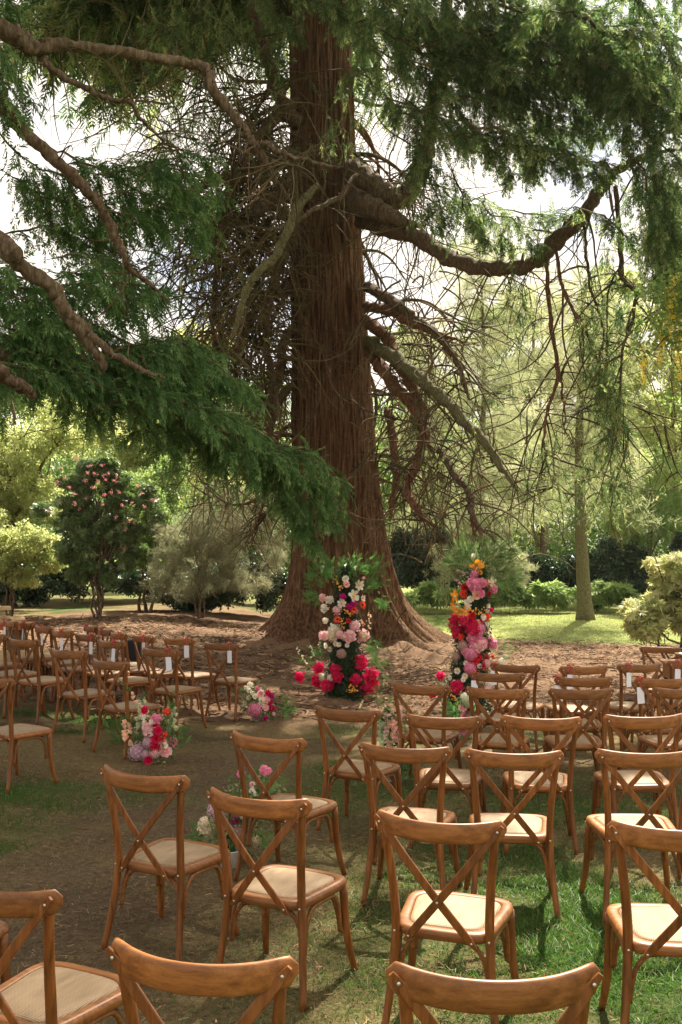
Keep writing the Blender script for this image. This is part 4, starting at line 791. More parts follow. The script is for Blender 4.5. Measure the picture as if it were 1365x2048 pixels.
    D['hoop0'] = hoop((-.178, .052), (.178, .052)); D['hoop1'] = hoop((-.192, .362), (.192, .362)); D['hoop2'] = hoop((-.183, .058), (-.200, .352)); D['hoop3'] = hoop((.183, .058), (.200, .352))
    m = M()
    for x_, y_, z_ in ((-.229, -.051, .837), (.229, -.051, .837), (-.123, -.017, .401), (.123, -.017, .401), (-.185, .008, .404), (.185, .008, .404), (0, -.0545, .553)): ball(m, (x_, y_, z_), .0058, 8, 4, 0, (1, .6, 1))
    D['bolts'] = m.mesh('bolts', METAL, True)
    return D
CM = chair_meshes()
PARTS = [('top_rail', 'top_rail'), ('cross_strip', 'cross_strip-1'), ('cross_strip', 'cross_strip1'), ('leg', 'rear_leg-1'), ('leg', 'rear_leg1'), ('leg', 'front_leg-1'), ('leg', 'front_leg1'),
         ('hoop_brace', 'hoop0'), ('hoop_brace', 'hoop1'), ('hoop_brace', 'hoop2'), ('hoop_brace', 'hoop3'), ('bolts', 'bolts'), ('seat', 'seat')]
def chair(label, x, y, yaw, group='wooden cross-back chairs set out for a ceremony'):
    t = thing('cross_back_chair', label, 'chair', (x, y, float(terr(x, y))-.006), math.radians(yaw), group)
    t.rotation_euler[0] = R.normal(0, .006); t.rotation_euler[1] = R.normal(0, .006)
    for nm, k in PARTS:
        o = put(nm, CM[k], t, 'stuff' if nm == 'bolts' else None)
        if nm == 'seat': put('cane_panel', CM['cane_panel'], o)
    return t
m = M(); box(m, (-.0325, -.001, -.14), (.0325, .001, 0), 0, .0); m.add(A([[-.004, -.002, -.012], [.004, -.002, -.012], [.004, -.002, -.004], [-.004, -.002, -.004]]), [[0, 1, 2, 3]]); CARDM = m.mesh('card', CARD)
m = M()
def rib(P, w): tube(m, resample(P, 9), w, 4, 0, True, None, (1, .25))
rib([(0, -.006, 0), (.006, -.004, .04), (0, -.004, .078)], .0075); rib([(0, -.004, .078), (-.022, -.006, .100), (-.040, -.004, .088), (-.018, -.006, .076), (0, -.004, .078)], .008); rib([(0, -.004, .078), (.024, -.006, .098), (.040, -.004, .084), (.018, -.006, .074), (0, -.004, .078)], .008)
rib([(0, -.004, .078), (-.018, -.006, .05), (-.026, -.006, .03)], .006); rib([(0, -.002, .078), (0, .012, .092), (0, .03, .08), (0, .03, .02), (0, .012, .004)], .007); ball(m, (0, -.005, .078), .011, 8, 5)
RIBM = m.mesh('ribbon', RIBBON, True)
def card(c, frac, label):
    xl = (frac-.5)*.508; u = xl/.254; yb = -.098*(1-u*u)-.016; base = c.location
    a = c.rotation_euler[2]; x = base[0]+xl*math.cos(a)-yb*math.sin(a); y = base[1]+xl*math.sin(a)+yb*math.cos(a)
    t = thing('hanging_card', label, 'card', (x, y, base[2]+.797), a+R.normal(0, .12), 'white cards tied to chair backs'); t.rotation_euler[1] = R.normal(0, .06)
    put('card', CARDM, t); put('ribbon', RIBM, t)
CH = {  # key: (x, y, yaw, card position along the rail or None, label)
 'N1':(.36,2.40,0,None,'nearest chair right of centre, only its broad top rail and crossed strips in view'),
 'N2':(-.345,2.55,-15,None,'nearest chair left of centre, its rail tilted at the bottom of the view'),
 'N0':(-1.055,3.11,-27,None,'chair at bottom left cut by the edge, its cane seat sunlit'),
 'NZ':(-1.66,3.62,-27,None,'chair barely in view at the bottom left edge, only a seat corner showing'),
 'A':(-.92,4.66,-28,None,'chair with nothing behind it but bare earth, left end of its row'),
 'B':(-.34,4.24,-27,None,'chair standing in front of the bucketed flowers, second in its row'),
 'C':(.38,3.82,-19,None,'chair in the second row right of centre, sun on its seat and the grass'),
 'P':(1.22,3.56,-8,None,'chair at the right edge of the second row with a brightly sunlit seat'),
 'I':(-.405,5.62,-31,None,'chair at the left end of the third row, pink carnations seen through its back'),
 'K':(.34,5.33,-15,None,'chair second from the left in the third row, sun on its front seat edge'),
 'D':(.89,5.13,-6,None,'chair in the third row right of centre with a sunlit pale seat'),
 'Q':(1.545,5.03,-1,None,'chair at the right edge of the third row'),
 'H':(.045,6.76,-28,None,'chair at the aisle end of the fourth row, a sun patch under its front legs'),
 'R':(.675,6.46,-14,None,'second chair from the aisle in the fourth row, right block'),
 'E':(1.265,6.30,-6,None,'third chair from the aisle in the fourth row, right block'),
 'S':(1.90,6.20,1,None,'fourth chair from the aisle in the fourth row, at the right edge'),
 'T':(.655,8.1,-22,None,'aisle chair of the fifth row, behind tall green flower stalks'),
 'U':(1.245,7.88,-15,None,'second chair from the aisle in the fifth row, right block'),
 'V':(1.885,7.75,0,None,'third chair from the aisle in the fifth row, right block'),
 'W':(2.64,7.62,5,None,'fourth chair in the fifth row, at the right edge of the view'),
 'X1':(1.46,9.2,-10,.08,'second-row aisle chair of the right block with a white card at its left end'),
 'X2':(2.13,8.72,-1,.06,'second chair from the aisle in the second ceremony row, right block, white card at left'),
 'X3':(2.74,8.42,5,.07,'chair in the second ceremony row below the small table, white card at left'),
 'Y1':(1.76,10.0,-22,.10,'front-row chair beside the right flower column with a white card at its left end'),
 'Y2':(2.38,9.70,12,.15,'second front-row chair of the right block, seen against sunlit needles'),
 'Y3':(2.94,9.80,20,.18,'third front-row chair of the right block, left of the small table'),
 'Y4':(3.54,10.1,14,.18,'front-row chair of the right block standing before the small table'),
 'G':(-1.37,11.4,-33,.83,'front-row chair of the left block nearest the aisle, a white card at its right end'),
 'J':(-1.865,10.33,-32,.80,'second-row chair of the left block with a white card, nearest the pink aisle flowers'),
 'J2':(-1.89,11.58,-38,.86,'front-row chair of the left block, second from the aisle, with a white card'),
 'L4':(-2.31,11.6,-51,.78,'front-row chair standing before the black speaker, third from the aisle'),
 'L5':(-2.60,11.7,-58,.80,'small far chair with a card just left of the black speaker'),
 'L6':(-2.83,12.0,-62,.65,'far chair with a card, second left of the black speaker'),
 'L7':(-3.08,12.3,-61,.60,'farthest chair on the left, its card half hidden by the one before'),
 'L8':(-2.47,10.72,-45,.78,'second-row chair of the left block with its white card beside the speaker'),
 'L9':(-2.85,11.2,-46,.82,'chair with a white card in the middle of the left block, third from the aisle'),
 'L10':(-3.18,11.35,-48,.74,'chair with a white card in the left block, fourth from the aisle'),
 'L11':(-3.47,11.65,-54,.72,'chair with a white card in the left block, right of the orange plank end'),
 'L12':(-3.75,11.9,-61,.70,'chair with a white card standing before the end of the orange plank'),
 'L13':(-3.92,11.85,-62,.55,'leftmost chair with a card, in front of the orange plank'),
 'L14':(-2.63,9.62,-32,None,'chair without card in the left block, left neighbour of the one by the foxgloves'),
 'L15':(-2.11,9.10,-37,None,'chair without card right behind the foxglove arrangement, left block'),
 'L16':(-3.25,10.2,-35,None,'chair without card in the left block, third from the foxgloves'),
 'L17':(-3.66,10.45,-38,None,'chair cut by the left edge in front of the pale logs'),
 'L19':(-4.0,10.95,-38,None,'chair mostly outside the left edge, only its seat corner in view'),
 'L18':(-2.70,7.68,-33,None,'chair at the left edge standing alone near the bare earth, its back cut off'),
}
CT = {}
for k, (x, y, yaw, cd, lb) in CH.items():
    CT[k] = chair(lb, x, y, yaw)
CARDLAB = {'X1':'white card on pink ribbon on the second-row aisle chair, right block','X2':'white card half hidden on the second chair of the second row, right block','X3':'large white card in full view on the chair below the small table','Y1':'white card hanging against the right flower column','Y2':'white card on the front-row chair seen against sunlit needles','Y3':'white tilted card on the front-row chair left of the small table','Y4':'white card hanging in front of the small table at the right edge','G':'white card on the front-row chair nearest the aisle, left block','J':'biggest white card of the left block, on the chair by the pink aisle flowers','J2':'white card on the second front-row chair from the aisle, left block','L4':'white card on the chair in front of the black speaker','L5':'white card just left of the black speaker, below a coral bow','L6':'small white card on the second far chair left of the speaker','L7':'smallest white card, on the farthest chair at left','L8':'white card on the second-row chair of the left block beside the speaker','L9':'white card in the middle of the left block, third chair','L10':'white card on the fourth chair from the aisle in the left block','L11':'white card on the chair right of the orange plank end','L12':'white card hanging before the end of the orange plank','L13':'leftmost white card, hanging across the orange plank'}
for k, (x, y, yaw, cd, lb) in CH.items():
    if cd is not None: card(CT[k], cd, CARDLAB[k])
chair('chair behind the small table at the far right, facing the camera', 3.85, 11.9, 152)
# small table with dish and bottles
g0 = A([4.08, 11.2]); tz = float(terr(*g0)); tb_ = thing('small_table', 'small brown wooden table with a drawer at the far right among the chairs', 'table', (g0[0], g0[1], tz), math.radians(-6))
m = M(); box(m, (-.42, -.27, .735), (.42, .27, .76), 0, .006); m.obj('tabletop', WOOD_X, tb_)
m = M(); box(m, (-.38, -.235, .57), (.38, .235, .733), 0, .004); m.obj('apron', WOOD_X, tb_)
m = M(); box(m, (-.22, -.244, .60), (.22, -.2365, .71), 0, .003); o = m.obj('drawer', WOOD_X, tb_); m = M(); ball(m, (0, -.256, .655), .014, 10, 6); m.obj('knob', BLACK, o, True)
for sx_ in (-1, 1):
    for sy_ in (-1, 1):
        m = M(); lathe(m, [(.016, 0), (.020, .06), (.016, .10), (.026, .22), (.022, .36), (.030, .42), (.020, .46), (.030, .50), (.030, .568)], (sx_*.34, sy_*.20, 0), 14); m.obj('leg', BLACK, tb_, True)
def onto(dx, dy): a = math.radians(-6); return (g0[0]+dx*math.cos(a)-dy*math.sin(a), g0[1]+dx*math.sin(a)+dy*math.cos(a), tz+.761)
t = thing('pedestal_dish', 'small metal pedestal dish on the small table', 'dish', onto(-.22, -.05)); m = M(); lathe(m, [(.0, 0), (.045, 0), (.045, .008), (.014, .018), (.012, .04), (.05, .055), (.082, .075), (.090, .10), (.084, .10), (.05, .066), (.0, .055)], sides=20); m.obj('bowl', BRASS, t, True)
t = thing('glass_bottle', 'clear bottle half full of yellow oil on the small table', 'bottle', onto(-.06, 0)); m = M(); lathe(m, [(0, 0), (.045, 0), (.048, .01), (.048, .13), (.040, .16), (.018, .185), (.016, .24), (.019, .25), (0, .25)], sides=18); gl, n, b = mat('clear_glass', (.95, .95, .92), .04, .5); b.inputs['Transmission Weight'].default_value = .95; m.obj('glass', gl, t, True); m = M(); lathe(m, [(0, .004), (.043, .004), (.045, .09), (0, .09)], sides=18); m.obj('oil', GLASSY, t, True)
t = thing('candle_jar', 'amber jar beside the clear bottle on the small table', 'jar', onto(.08, -.03)); m = M(); lathe(m, [(0, 0), (.04, 0), (.042, .01), (.042, .10), (.036, .112), (0, .112)], sides=18); m.obj('jar_body', GLASSY, t, True); m = M(); lathe(m, [(0, .113), (.038, .113), (.038, .135), (0, .137)], sides=18); m.obj('lid', BRASS, t, True)
# black speaker in the left block
sp = gat(273, 1322); sz_ = float(terr(-2.75, 13.2)); t = thing('floor_speaker', 'black box speaker standing on the ground among the left-hand chairs', 'speaker', (-2.78, 13.2, sz_), math.radians(12))
m = M(); box(m, (-.11, -.12, 0), (.11, .12, .62), 0, .012); m.obj('cabinet', BLACK, t)
m = M(); box(m, (-.095, -.128, .02), (.095, -.1205, .60), 0, .004); gm, n, b = mat('speaker_grille', (.02, .02, .022), .75, .2); m.obj('grille', gm, t)
m = M(); tube(m, [(-.05, 0, .615), (-.05, 0, .645), (.05, 0, .645), (.05, 0, .615)], .008, 6); m.obj('handle', BLACK, t)
# orange plank bench and split logs at the left edge
WOODR = wood_mat('plank_orange', (.16, .035, .012), (.33, .085, .03), (.42, .13, .05), (1.2, 16, 16), .6)
LOGW = wood_mat('split_wood', (.30, .19, .09), (.50, .36, .19), (.62, .48, .28), (2, 10, 10), .8)
q = at(0, 1262, 15.2); bz = float(terr(q[0], q[1])); t = thing('plank_bench', 'low orange-brown plank resting on cut logs at the left edge', 'bench', (q[0], q[1], bz))
m = M(); box(m, (-.9, -.16, .45), (.50, .16, .56), 0, .012); m.obj('plank', WOODR, t)
for dx in (-.6, .22):
    m = M(); lathe(m, [(0, 0), (.15, 0), (.16, .05), (.15, .40), (.15, .448), (0, .448)], (dx, 0, 0), 16); m.obj('log_support', BARK_PALE, t, True)
for k, (dx, dy, dz, ln, r_, a, lb) in enumerate(((-.02, .0, .562, .34, .10, .3, 'pale split log lying on top of the orange plank'), (.24, .03, .562, .26, .07, 1.0, 'smaller pale split log at the right on the orange plank'), (-.20, -.01, .562, .22, .055, -.5, 'small split log at the left on the orange plank'), (.62, -.1, 0, .5, .13, .2, 'pale split log on the ground at the right end of the plank bench'), (.05, -.55, 0, .55, .14, -.1, 'thick pale split log on the ground in front of the plank bench'), (.95, -.35, 0, .45, .12, .5, 'pale split log on the ground farthest right of the plank bench'), (.03, .02, .745, .24, .06, .9, 'topmost pale split log of the little heap on the plank'))):
    lo = thing('split_log', lb, 'log', (q[0]+dx, q[1]+dy, bz+dz), a, 'pale split logs by the plank bench'); m = M(); th = np.linspace(0, np.pi, 9); pr = np.stack([r_*np.cos(th), r_*np.sin(th)*1.15], 1)*(1+.08*R.normal(0, 1, (9, 1)))
    V = np.concatenate([np.column_stack([np.full(9, s*ln/2), pr[:, 0], np.maximum(pr[:, 1], 0)]) for s in (-1, 1)]); Q = [[i_, i_+1, i_+10, i_+9] for i_ in range(8)]+[[8, 0, 9, 17]]; m.add(V, Q, [[0, i_+1, i_] for i_ in range(1, 8)]+[[9, 9+i_, 10+i_] for i_ in range(1, 8)])
    m.obj('split_face', LOGW, lo)

# ------------------------------------------------------------------ flowers
PC = {'hot': (.62, .015, .09), 'magenta': (.55, .01, .22), 'red': (.58, .02, .03), 'coral': (.78, .12, .06), 'pink': (.72, .28, .40), 'blush': (.80, .52, .52), 'lilac': (.62, .43, .50), 'white': (.80, .76, .66), 'cream': (.78, .68, .52),
      'dusty': (.48, .33, .27), 'orange': (.80, .34, .04), 'gold': (.72, .44, .10), 'peach': (.74, .54, .40), 'yellow': (.78, .52, .05), 'dark': (.09, .02, .02), 'stem': (.07, .15, .035), 'mint': (.52, .56, .38)}
PM = {}
def pmat(c):
    if c not in PM:
        b_ = A(PC[c]); PM[c] = leaf_mat('petal_'+c, [(0, tuple(b_*.72)), (.5, tuple(b_)), (1, tuple(np.minimum(b_*1.18, .9)))], .35, .6, .25)
    return PM[c]
FM = {}
def flower_mesh(kind, c, v):             # unit diameter, facing -Y
    key = (kind, c, v)
    if key in FM: return FM[key]
    g = np.random.default_rng(hash(kind) % 1000*0+len(kind)*17+v*7+sum(map(ord, kind))); m = M(); mats = [pmat(c)]
    def petal(az, tilt, r0, r1, w, cup=.1, y0=0., mi=0, var=None):
        ca, sa = math.cos(az), math.sin(az); rad = A([ca, 0, sa]); tan = A([-sa, 0, ca]); f = A([0, -1, 0])
        pts = []
        for u, ww in ((0, .35), (.55, 1.), (.9, .75), (1, .25)):
            r_ = r0+(r1-r0)*u; c0 = rad*(r_*math.cos(tilt*u)+0)+f*(y0+r_*math.sin(tilt*u)); pts.append((c0-tan*w*ww/2+f*cup*ww, c0+f*0, c0+tan*w*ww/2+f*cup*ww))
        V = A(pts).reshape(-1, 3); Q = [[3*i_+j_, 3*i_+j_+1, 3*i_+j_+4, 3*i_+j_+3] for i_ in range(3) for j_ in range(2)]
        m.add(V, Q, None, mi, g.uniform(.1, .9) if var is None else var)
    if kind in ('peony', 'carnation'):
        it = []; N = 58 if kind == 'peony' else 70
        for i_ in range(N):
            z = 1-2*(i_+.5)/N*.86; a = i_*2.39996; rr = math.sqrt(max(0, 1-z*z)); d = A([rr*math.cos(a), -z, rr*math.sin(a)]); d = unit(d+g.normal(0, .12, 3))
            side = unit(np.cross(d, g.normal(0, 1, 3))); up = np.cross(side, d); s = .5*(1 if z > -.2 else 1.05)*g.uniform(.78, 1.05); w = g.uniform(.10, .17)*(1 if kind == 'peony' else .75)
            c0 = d*s; h_ = up*g.uniform(.07, .12)+d*.05*g.normal(); V = [c0*.72-side*w*.5, c0*.72+side*w*.5, c0+side*w+h_*.5, c0*1.02+h_, c0-side*w+h_*.5]; m.add(A(V), [[0, 1, 2, 4]], [[4, 2, 3]], 0, g.uniform(0, 1))
        ball(m, (0, 0, 0), .36, 9, 6, 0, (1, 1, 1), .15)
    elif kind == 'hydrangea':
        N = 80; ball(m, (0, 0, 0), .40, 9, 6, 0, (1, 1, 1), .1)
        for i_ in range(N):
            z = 1-2*(i_+.5)/N*.9; a = i_*2.39996; rr = math.sqrt(max(0, 1-z*z)); d = A([rr*math.cos(a), -z, rr*math.sin(a)]); s1 = unit(np.cross(d, g.normal(0, 1, 3))); s2 = np.cross(s1, d); c0 = d*.48*g.uniform(.9, 1.08); w = .075; k = g.uniform(0, 1); d2 = d*.015
            m.add(A([c0-d2, c0+s1*w, c0+(s1+s2)*w*.6-d2, c0+s2*w, c0+(s2-s1)*w*.6-d2, c0-s1*w, c0-(s1+s2)*w*.6-d2, c0-s2*w, c0+(s1-s2)*w*.6-d2]), [[0, 8, 1, 2], [0, 2, 3, 4], [0, 4, 5, 6], [0, 6, 7, 8]], None, 0, k)
    elif kind in ('rose', 'ranunculus'):
        ball(m, (0, .05, 0), .30, 9, 6, 0, (1, .9, 1), .2)
        for ring, (k, r1, ti, w) in enumerate(((9, .50, .25, .36), (8, .42, .6, .32), (7, .33, .95, .26), (6, .24, 1.25, .20), (4, .15, 1.5, .14))):
            for i_ in range(k): petal(i_*2*math.pi/k+ring*.5+g.normal(0, .08), ti+g.normal(0, .06), .04, r1*1.12, w, .05, .02*ring)
        if kind == 'ranunculus': mats.append(pmat('dark')); ball(m, (0, -.34, 0), .07, 8, 5, 1)
    elif kind == 'daisy':
        k = 12; mats.append(pmat('yellow'))
        for i_ in range(k): petal(i_*2*math.pi/k, .12+g.normal(0, .08), .10, .5, .17, .02)
        ball(m, (0, -.03, 0), .17, 10, 6, 1, (1, .6, 1))
    elif kind == 'anemone':
        mats.append(pmat('yellow'))
        for i_ in range(7): petal(i_*2*math.pi/7+g.normal(0, .1), .25+g.normal(0, .15), .06, .52, .30, .04)
        ball(m, (0, -.05, 0), .13, 10, 6, 1)
    elif kind == 'gerbera':
        mats.append(pmat('dark'))
        for rg in range(2):
            for i_ in range(11): petal(i_*2*math.pi/11+rg*.28, .15+.3*rg, .08, .5-.14*rg, .17, .02)
        ball(m, (0, -.06, 0), .11, 10, 6, 1)
    elif kind == 'orchid':
        mats.append(pmat('cream'))
        for i_ in range(5): petal(i_*2*math.pi/5+.3, .2+g.normal(0, .12), .02, .55, .42 if i_ % 2 else .30, .05)
        ball(m, (0, -.08, -.04), .10, 8, 5, 1)
    elif kind == 'buttons':
        mats.append(pmat('stem'))
        for i_ in range(12):
            p = A([g.uniform(-.45, .45), g.uniform(-.2, .2), g.uniform(-.45, .45)]); ball(m, p, g.uniform(.075, .12), 8, 5, 0, (1, .7, 1), g.uniform(.2, 1)); tube(m, [p+A([0, .05, 0]), p*.5+A([0, .3, -.2])], .012, 3, 1, False)
    elif kind == 'calla':
        mats.append(pmat('stem')); k = 10; a = np.arange(k)*2*np.pi/k
        V = np.concatenate([np.column_stack([r_*np.cos(a), r_*np.sin(a), z+ex*np.cos(a)]) for r_, z, ex in ((.06, -.45, 0), (.12, -.1, .0), (.24, .2, .1), (.30, .28, .26))]); Q = [[i_*k+j_, i_*k+(j_+1) % k, (i_+1)*k+(j_+1) % k, (i_+1)*k+j_] for i_ in range(3) for j_ in range(k)]; m.add(V, Q); tube(m, [(0, 0, -.45), (-.1, .1, -1.2), (-.1, .2, -2.)], .04, 5, 1)
    elif kind == 'bud':
        for i_ in range(6): petal(i_*2*math.pi/6, 1.15, .05, .5, .34, .04)
        ball(m, (0, -.1, 0), .26, 8, 6, 0, (1, 1.3, 1), .3)
    FM[key] = m.mesh(kind, mats, True); return FM[key]
def flower(parent, kind, c, p, dia, face, cnt=[0]):
    cnt[0] += 1; o = put(kind+'_flower' if kind not in ('buttons', 'bud') else {'buttons': 'button_flowers', 'bud': 'flower_bud'}[kind], flower_mesh(kind, c, cnt[0] % 3), parent)
    o.location = Vector(p)-parent.location; o.scale = (dia,)*3; f = Vector(face).normalized(); o.rotation_mode = 'QUATERNION'; o.rotation_quaternion = f.to_track_quat('-Y', 'Z')
def foliage_part(name, parent, P, D, tm, sc, lm, U=None):
    f = M(); P = np.asarray(P)-A(parent.location); scatter(f, tm, P, frames(D, U, R.normal(0, .6, len(P))), sc); f.obj(name, lm, parent, False, 'stuff')
def conv(lst, ox, oy, s): return [(ox+a/s, oy+b_/s, k, c, d/s) for a, b_, k, c, d in lst]
def column(name, label, base, d, axis_px, half, top, bot, flowers, extra):
    x0, y0, _ = at(base, 1092, d); z0 = float(terr(x0, y0)); t = thing(name, label, 'flower arrangement', (x0, y0, z0), 0, 'flower columns before the big tree'); o = A(t.location)
    zs = np.linspace(0, 1, 16); P = A([at(np.interp(u, [0, 1], axis_px), bot+(top-bot)*u, d) for u in zs]); r_ = np.interp(zs, [0, .12, .5, .9, 1], [.30, .24, .17, .12, .03])*half
    m = M(); tube(m, P-o, r_*.72, 14); m.obj('moss_core', L_MOSS, t, True)
    n_ = 1500; k = R.integers(0, 16, n_); az = R.uniform(0, 6.28, n_); dr = np.column_stack([np.cos(az), np.sin(az), R.normal(0, .35, n_)]); q = P[k]+dr*r_[k][:, None]*R.uniform(.7, 1.05, (n_, 1))+A([0, 0, 1])*R.normal(0, .06, (n_, 1)); q[:, 2] = np.maximum(q[:, 2], z0+.02)
    foliage_part('moss', t, q, dr+A([0, 0, -.3]), T_BROAD, R.uniform(.05, .11, n_), L_MOSS)
    for px, py, kind, c, sz in flowers:
        u = np.clip((bot-py)/(bot-top), 0, 1); cx = np.interp(u, [0, 1], axis_px); rr = np.interp(u, zs, r_)+.02; off = (px-cx)*d/F; dep = math.sqrt(max(0, rr*rr-off*off)) if abs(off) < rr else -.02
        p = at(px, py, d-dep-.02); dia = sz*d/F*1.2; z_ = max(p[2], z0+dia*.42); p = A([p[0], p[1], z_])
        flower(t, kind, c, p, dia, (off*1.3/rr*.6+R.normal(0, .15), -1, .12+R.normal(0, .2)))
        if abs(off) > rr+.04: 
            m = M(); e = A([x0+(p[0]-x0)*.3, y0, p[2]-.15]); tube(m, resample([p-o, (p+e)/2+A([0, .02, .06])-o, e-o], 8), .004, 4); m.obj('stem', pmat('stem'), t)
    for k in range(14):                   # the far side carries flowers too
        u = R.uniform(.05, .9); rr = np.interp(u, zs, r_); a = R.uniform(.4, math.pi-.4); c0 = P[int(u*15)]; flower(t, ['hydrangea', 'peony', 'rose'][k % 3], ['blush', 'pink', 'white', 'hot'][k % 4], c0+A([math.cos(a), math.sin(a), 0])*rr, .11, (math.cos(a), math.sin(a), .1))
    extra(t, d); return t
LC = conv([(480,220,'calla','mint',75),(745,178,'calla','white',50),(858,208,'calla','white',46),(640,340,'buttons','gold',85),(685,412,'buttons','gold',95),(750,330,'rose','white',64),(760,392,'ranunculus','blush',60),(945,320,'bud','blush',50),
 (900,400,'anemone','white',112),(838,522,'anemone','white',122),(708,605,'anemone','white',90),(942,550,'anemone','white',72),(718,535,'peony','magenta',66),(840,608,'peony','magenta',70),(790,650,'peony','magenta',66),(938,625,'gerbera','coral',86),(840,678,'gerbera','coral',88),(657,790,'gerbera','coral',82),(780,805,'gerbera','red',56),
 (490,545,'carnation','blush',80),(655,690,'carnation','blush',92),(565,565,'carnation','white',88),(508,665,'carnation','white',84),(520,805,'carnation','white',62),(735,680,'buttons','gold',85),(800,720,'buttons','gold',66),(710,800,'buttons','gold',66),(705,870,'buttons','gold',62),(950,830,'buttons','peach',70),
 (620,900,'peony','white',120),(500,972,'carnation','blush',104),(850,860,'hydrangea','blush',110),(600,970,'hydrangea','cream',140),(680,960,'hydrangea','blush',90),(795,985,'peony','blush',132),(940,970,'peony','blush',135),(905,960,'bud','peach',70),
 (625,1005,'daisy','white',58),(715,985,'daisy','white',56),(635,1065,'daisy','white',60),(675,1078,'daisy','white',56),(525,1088,'daisy','white',66),(575,1130,'daisy','cream',62),(765,1085,'daisy','white',48),(700,1180,'hydrangea','dusty',100),
 (920,1280,'peony','hot',142),(445,1345,'peony','hot',112),(627,1360,'peony','hot',112),(425,1490,'peony','hot',122),(545,1540,'peony','hot',132),(650,1450,'peony','hot',112),(1050,1420,'peony','hot',142),(860,1475,'peony','hot',115),(980,1570,'peony','hot',150),(1072,1535,'peony','hot',125),(960,1470,'peony','hot',110),(230,1440,'peony','hot',112),
 (480,1460,'hydrangea','mint',90),(580,1455,'hydrangea','white',76),(840,1570,'buttons','gold',100),(790,1590,'buttons','yellow',60)], 560, 1100, 5.6875)
def ferns(t, pts, d, n_=60, up=.5, sc=.9, nm='fern', lm=L_FERN):
    P = []; D = []
    for px, py, ang, L in pts:
        for _ in range(n_):
            a = math.radians(ang+R.normal(0, 16)); u = R.random(); p = at(px, py, d+R.uniform(-.15, .15)); P.append(p+A([math.cos(a), R.normal(0, .2), math.sin(a)])*L*u+R.normal(0, .03, 3)); D.append([math.cos(a)+R.normal(0, .35), R.normal(0, .4), math.sin(a)+R.normal(0, .35)])
    foliage_part(nm, t, P, A(D), T_FLAT, R.uniform(.35, .6, len(P))*sc, lm, R.normal(0, 1, (len(P), 3)))
def spire(t, base, tip, d, bend, bc, n_=14, nm='foxglove_stem', bell=.035, dz=0):
    o = A(t.location); a = at(*base, d); b_ = at(*tip, d-.05+dz); mid = (a+b_)/2+A([bend, 0, .06]); P = resample([a, mid, b_], 16); m = M(); tube(m, P-o, np.linspace(.005, .002, 16), 5, 0, False); 
    for i_ in range(n_):
        u = .25+.72*i_/n_; p = P[int(u*15)]-o; an_ = R.uniform(-2.8, -.3); dr = A([math.cos(an_)*1.0, math.sin(an_)*.8, -.55]); L = bell*(1.15-.75*u); e = p+dr*L; mi = 1 if u < .8 else 0
        tube(m, [p, p+dr*L*.4, e], [L*.10, L*.28, L*.42], 6, mi, False, R.random())
    for i_ in range(10):
        p = P[R.integers(0, 10)]-o; ball(m, p+R.normal(0, .015, 3), .011, 5, 3, 0, (1.6, .5, 1))
    m.obj(nm, [pmat('stem'), pmat(bc)], t, True)
def exL(t, d):
    ferns(t, [(655,1165,100,.30),(680,1170,80,.32),(645,1175,130,.26),(735,1165,60,.34),(725,1180,30,.26),(705,1170,95,.26),(640,1195,170,.16),(755,1195,-50,.14),(665,1150,140,.24),(700,1150,70,.26),(720,1150,45,.24)], d+.06, 50, sc=.62)
    ferns(t, [(735,1300,-30,.22),(745,1310,-70,.34),(730,1290,0,.16)], d, 20, sc=.8, nm='trailing_leaves'); ferns(t, [(625,1330,150,.18),(640,1320,100,.14)], d, 16, sc=.6, nm='leaf_sprays')
    spire(t, (618,1340), (588,1285), d, -.02, 'cream'); spire(t, (628,1325), (617,1285), d, .0, 'mint'); spire(t, (735,1270), (738,1215), d, .02, 'peach'); spire(t, (640,1310), (640,1280), d, 0, 'mint')
column('flower_column', 'left flower column of white and pink blooms with hot pink peonies at its foot, in front of the trunk', 692, 13.5, (690, 693), 1.0, 1140, 1387, LC, exL)
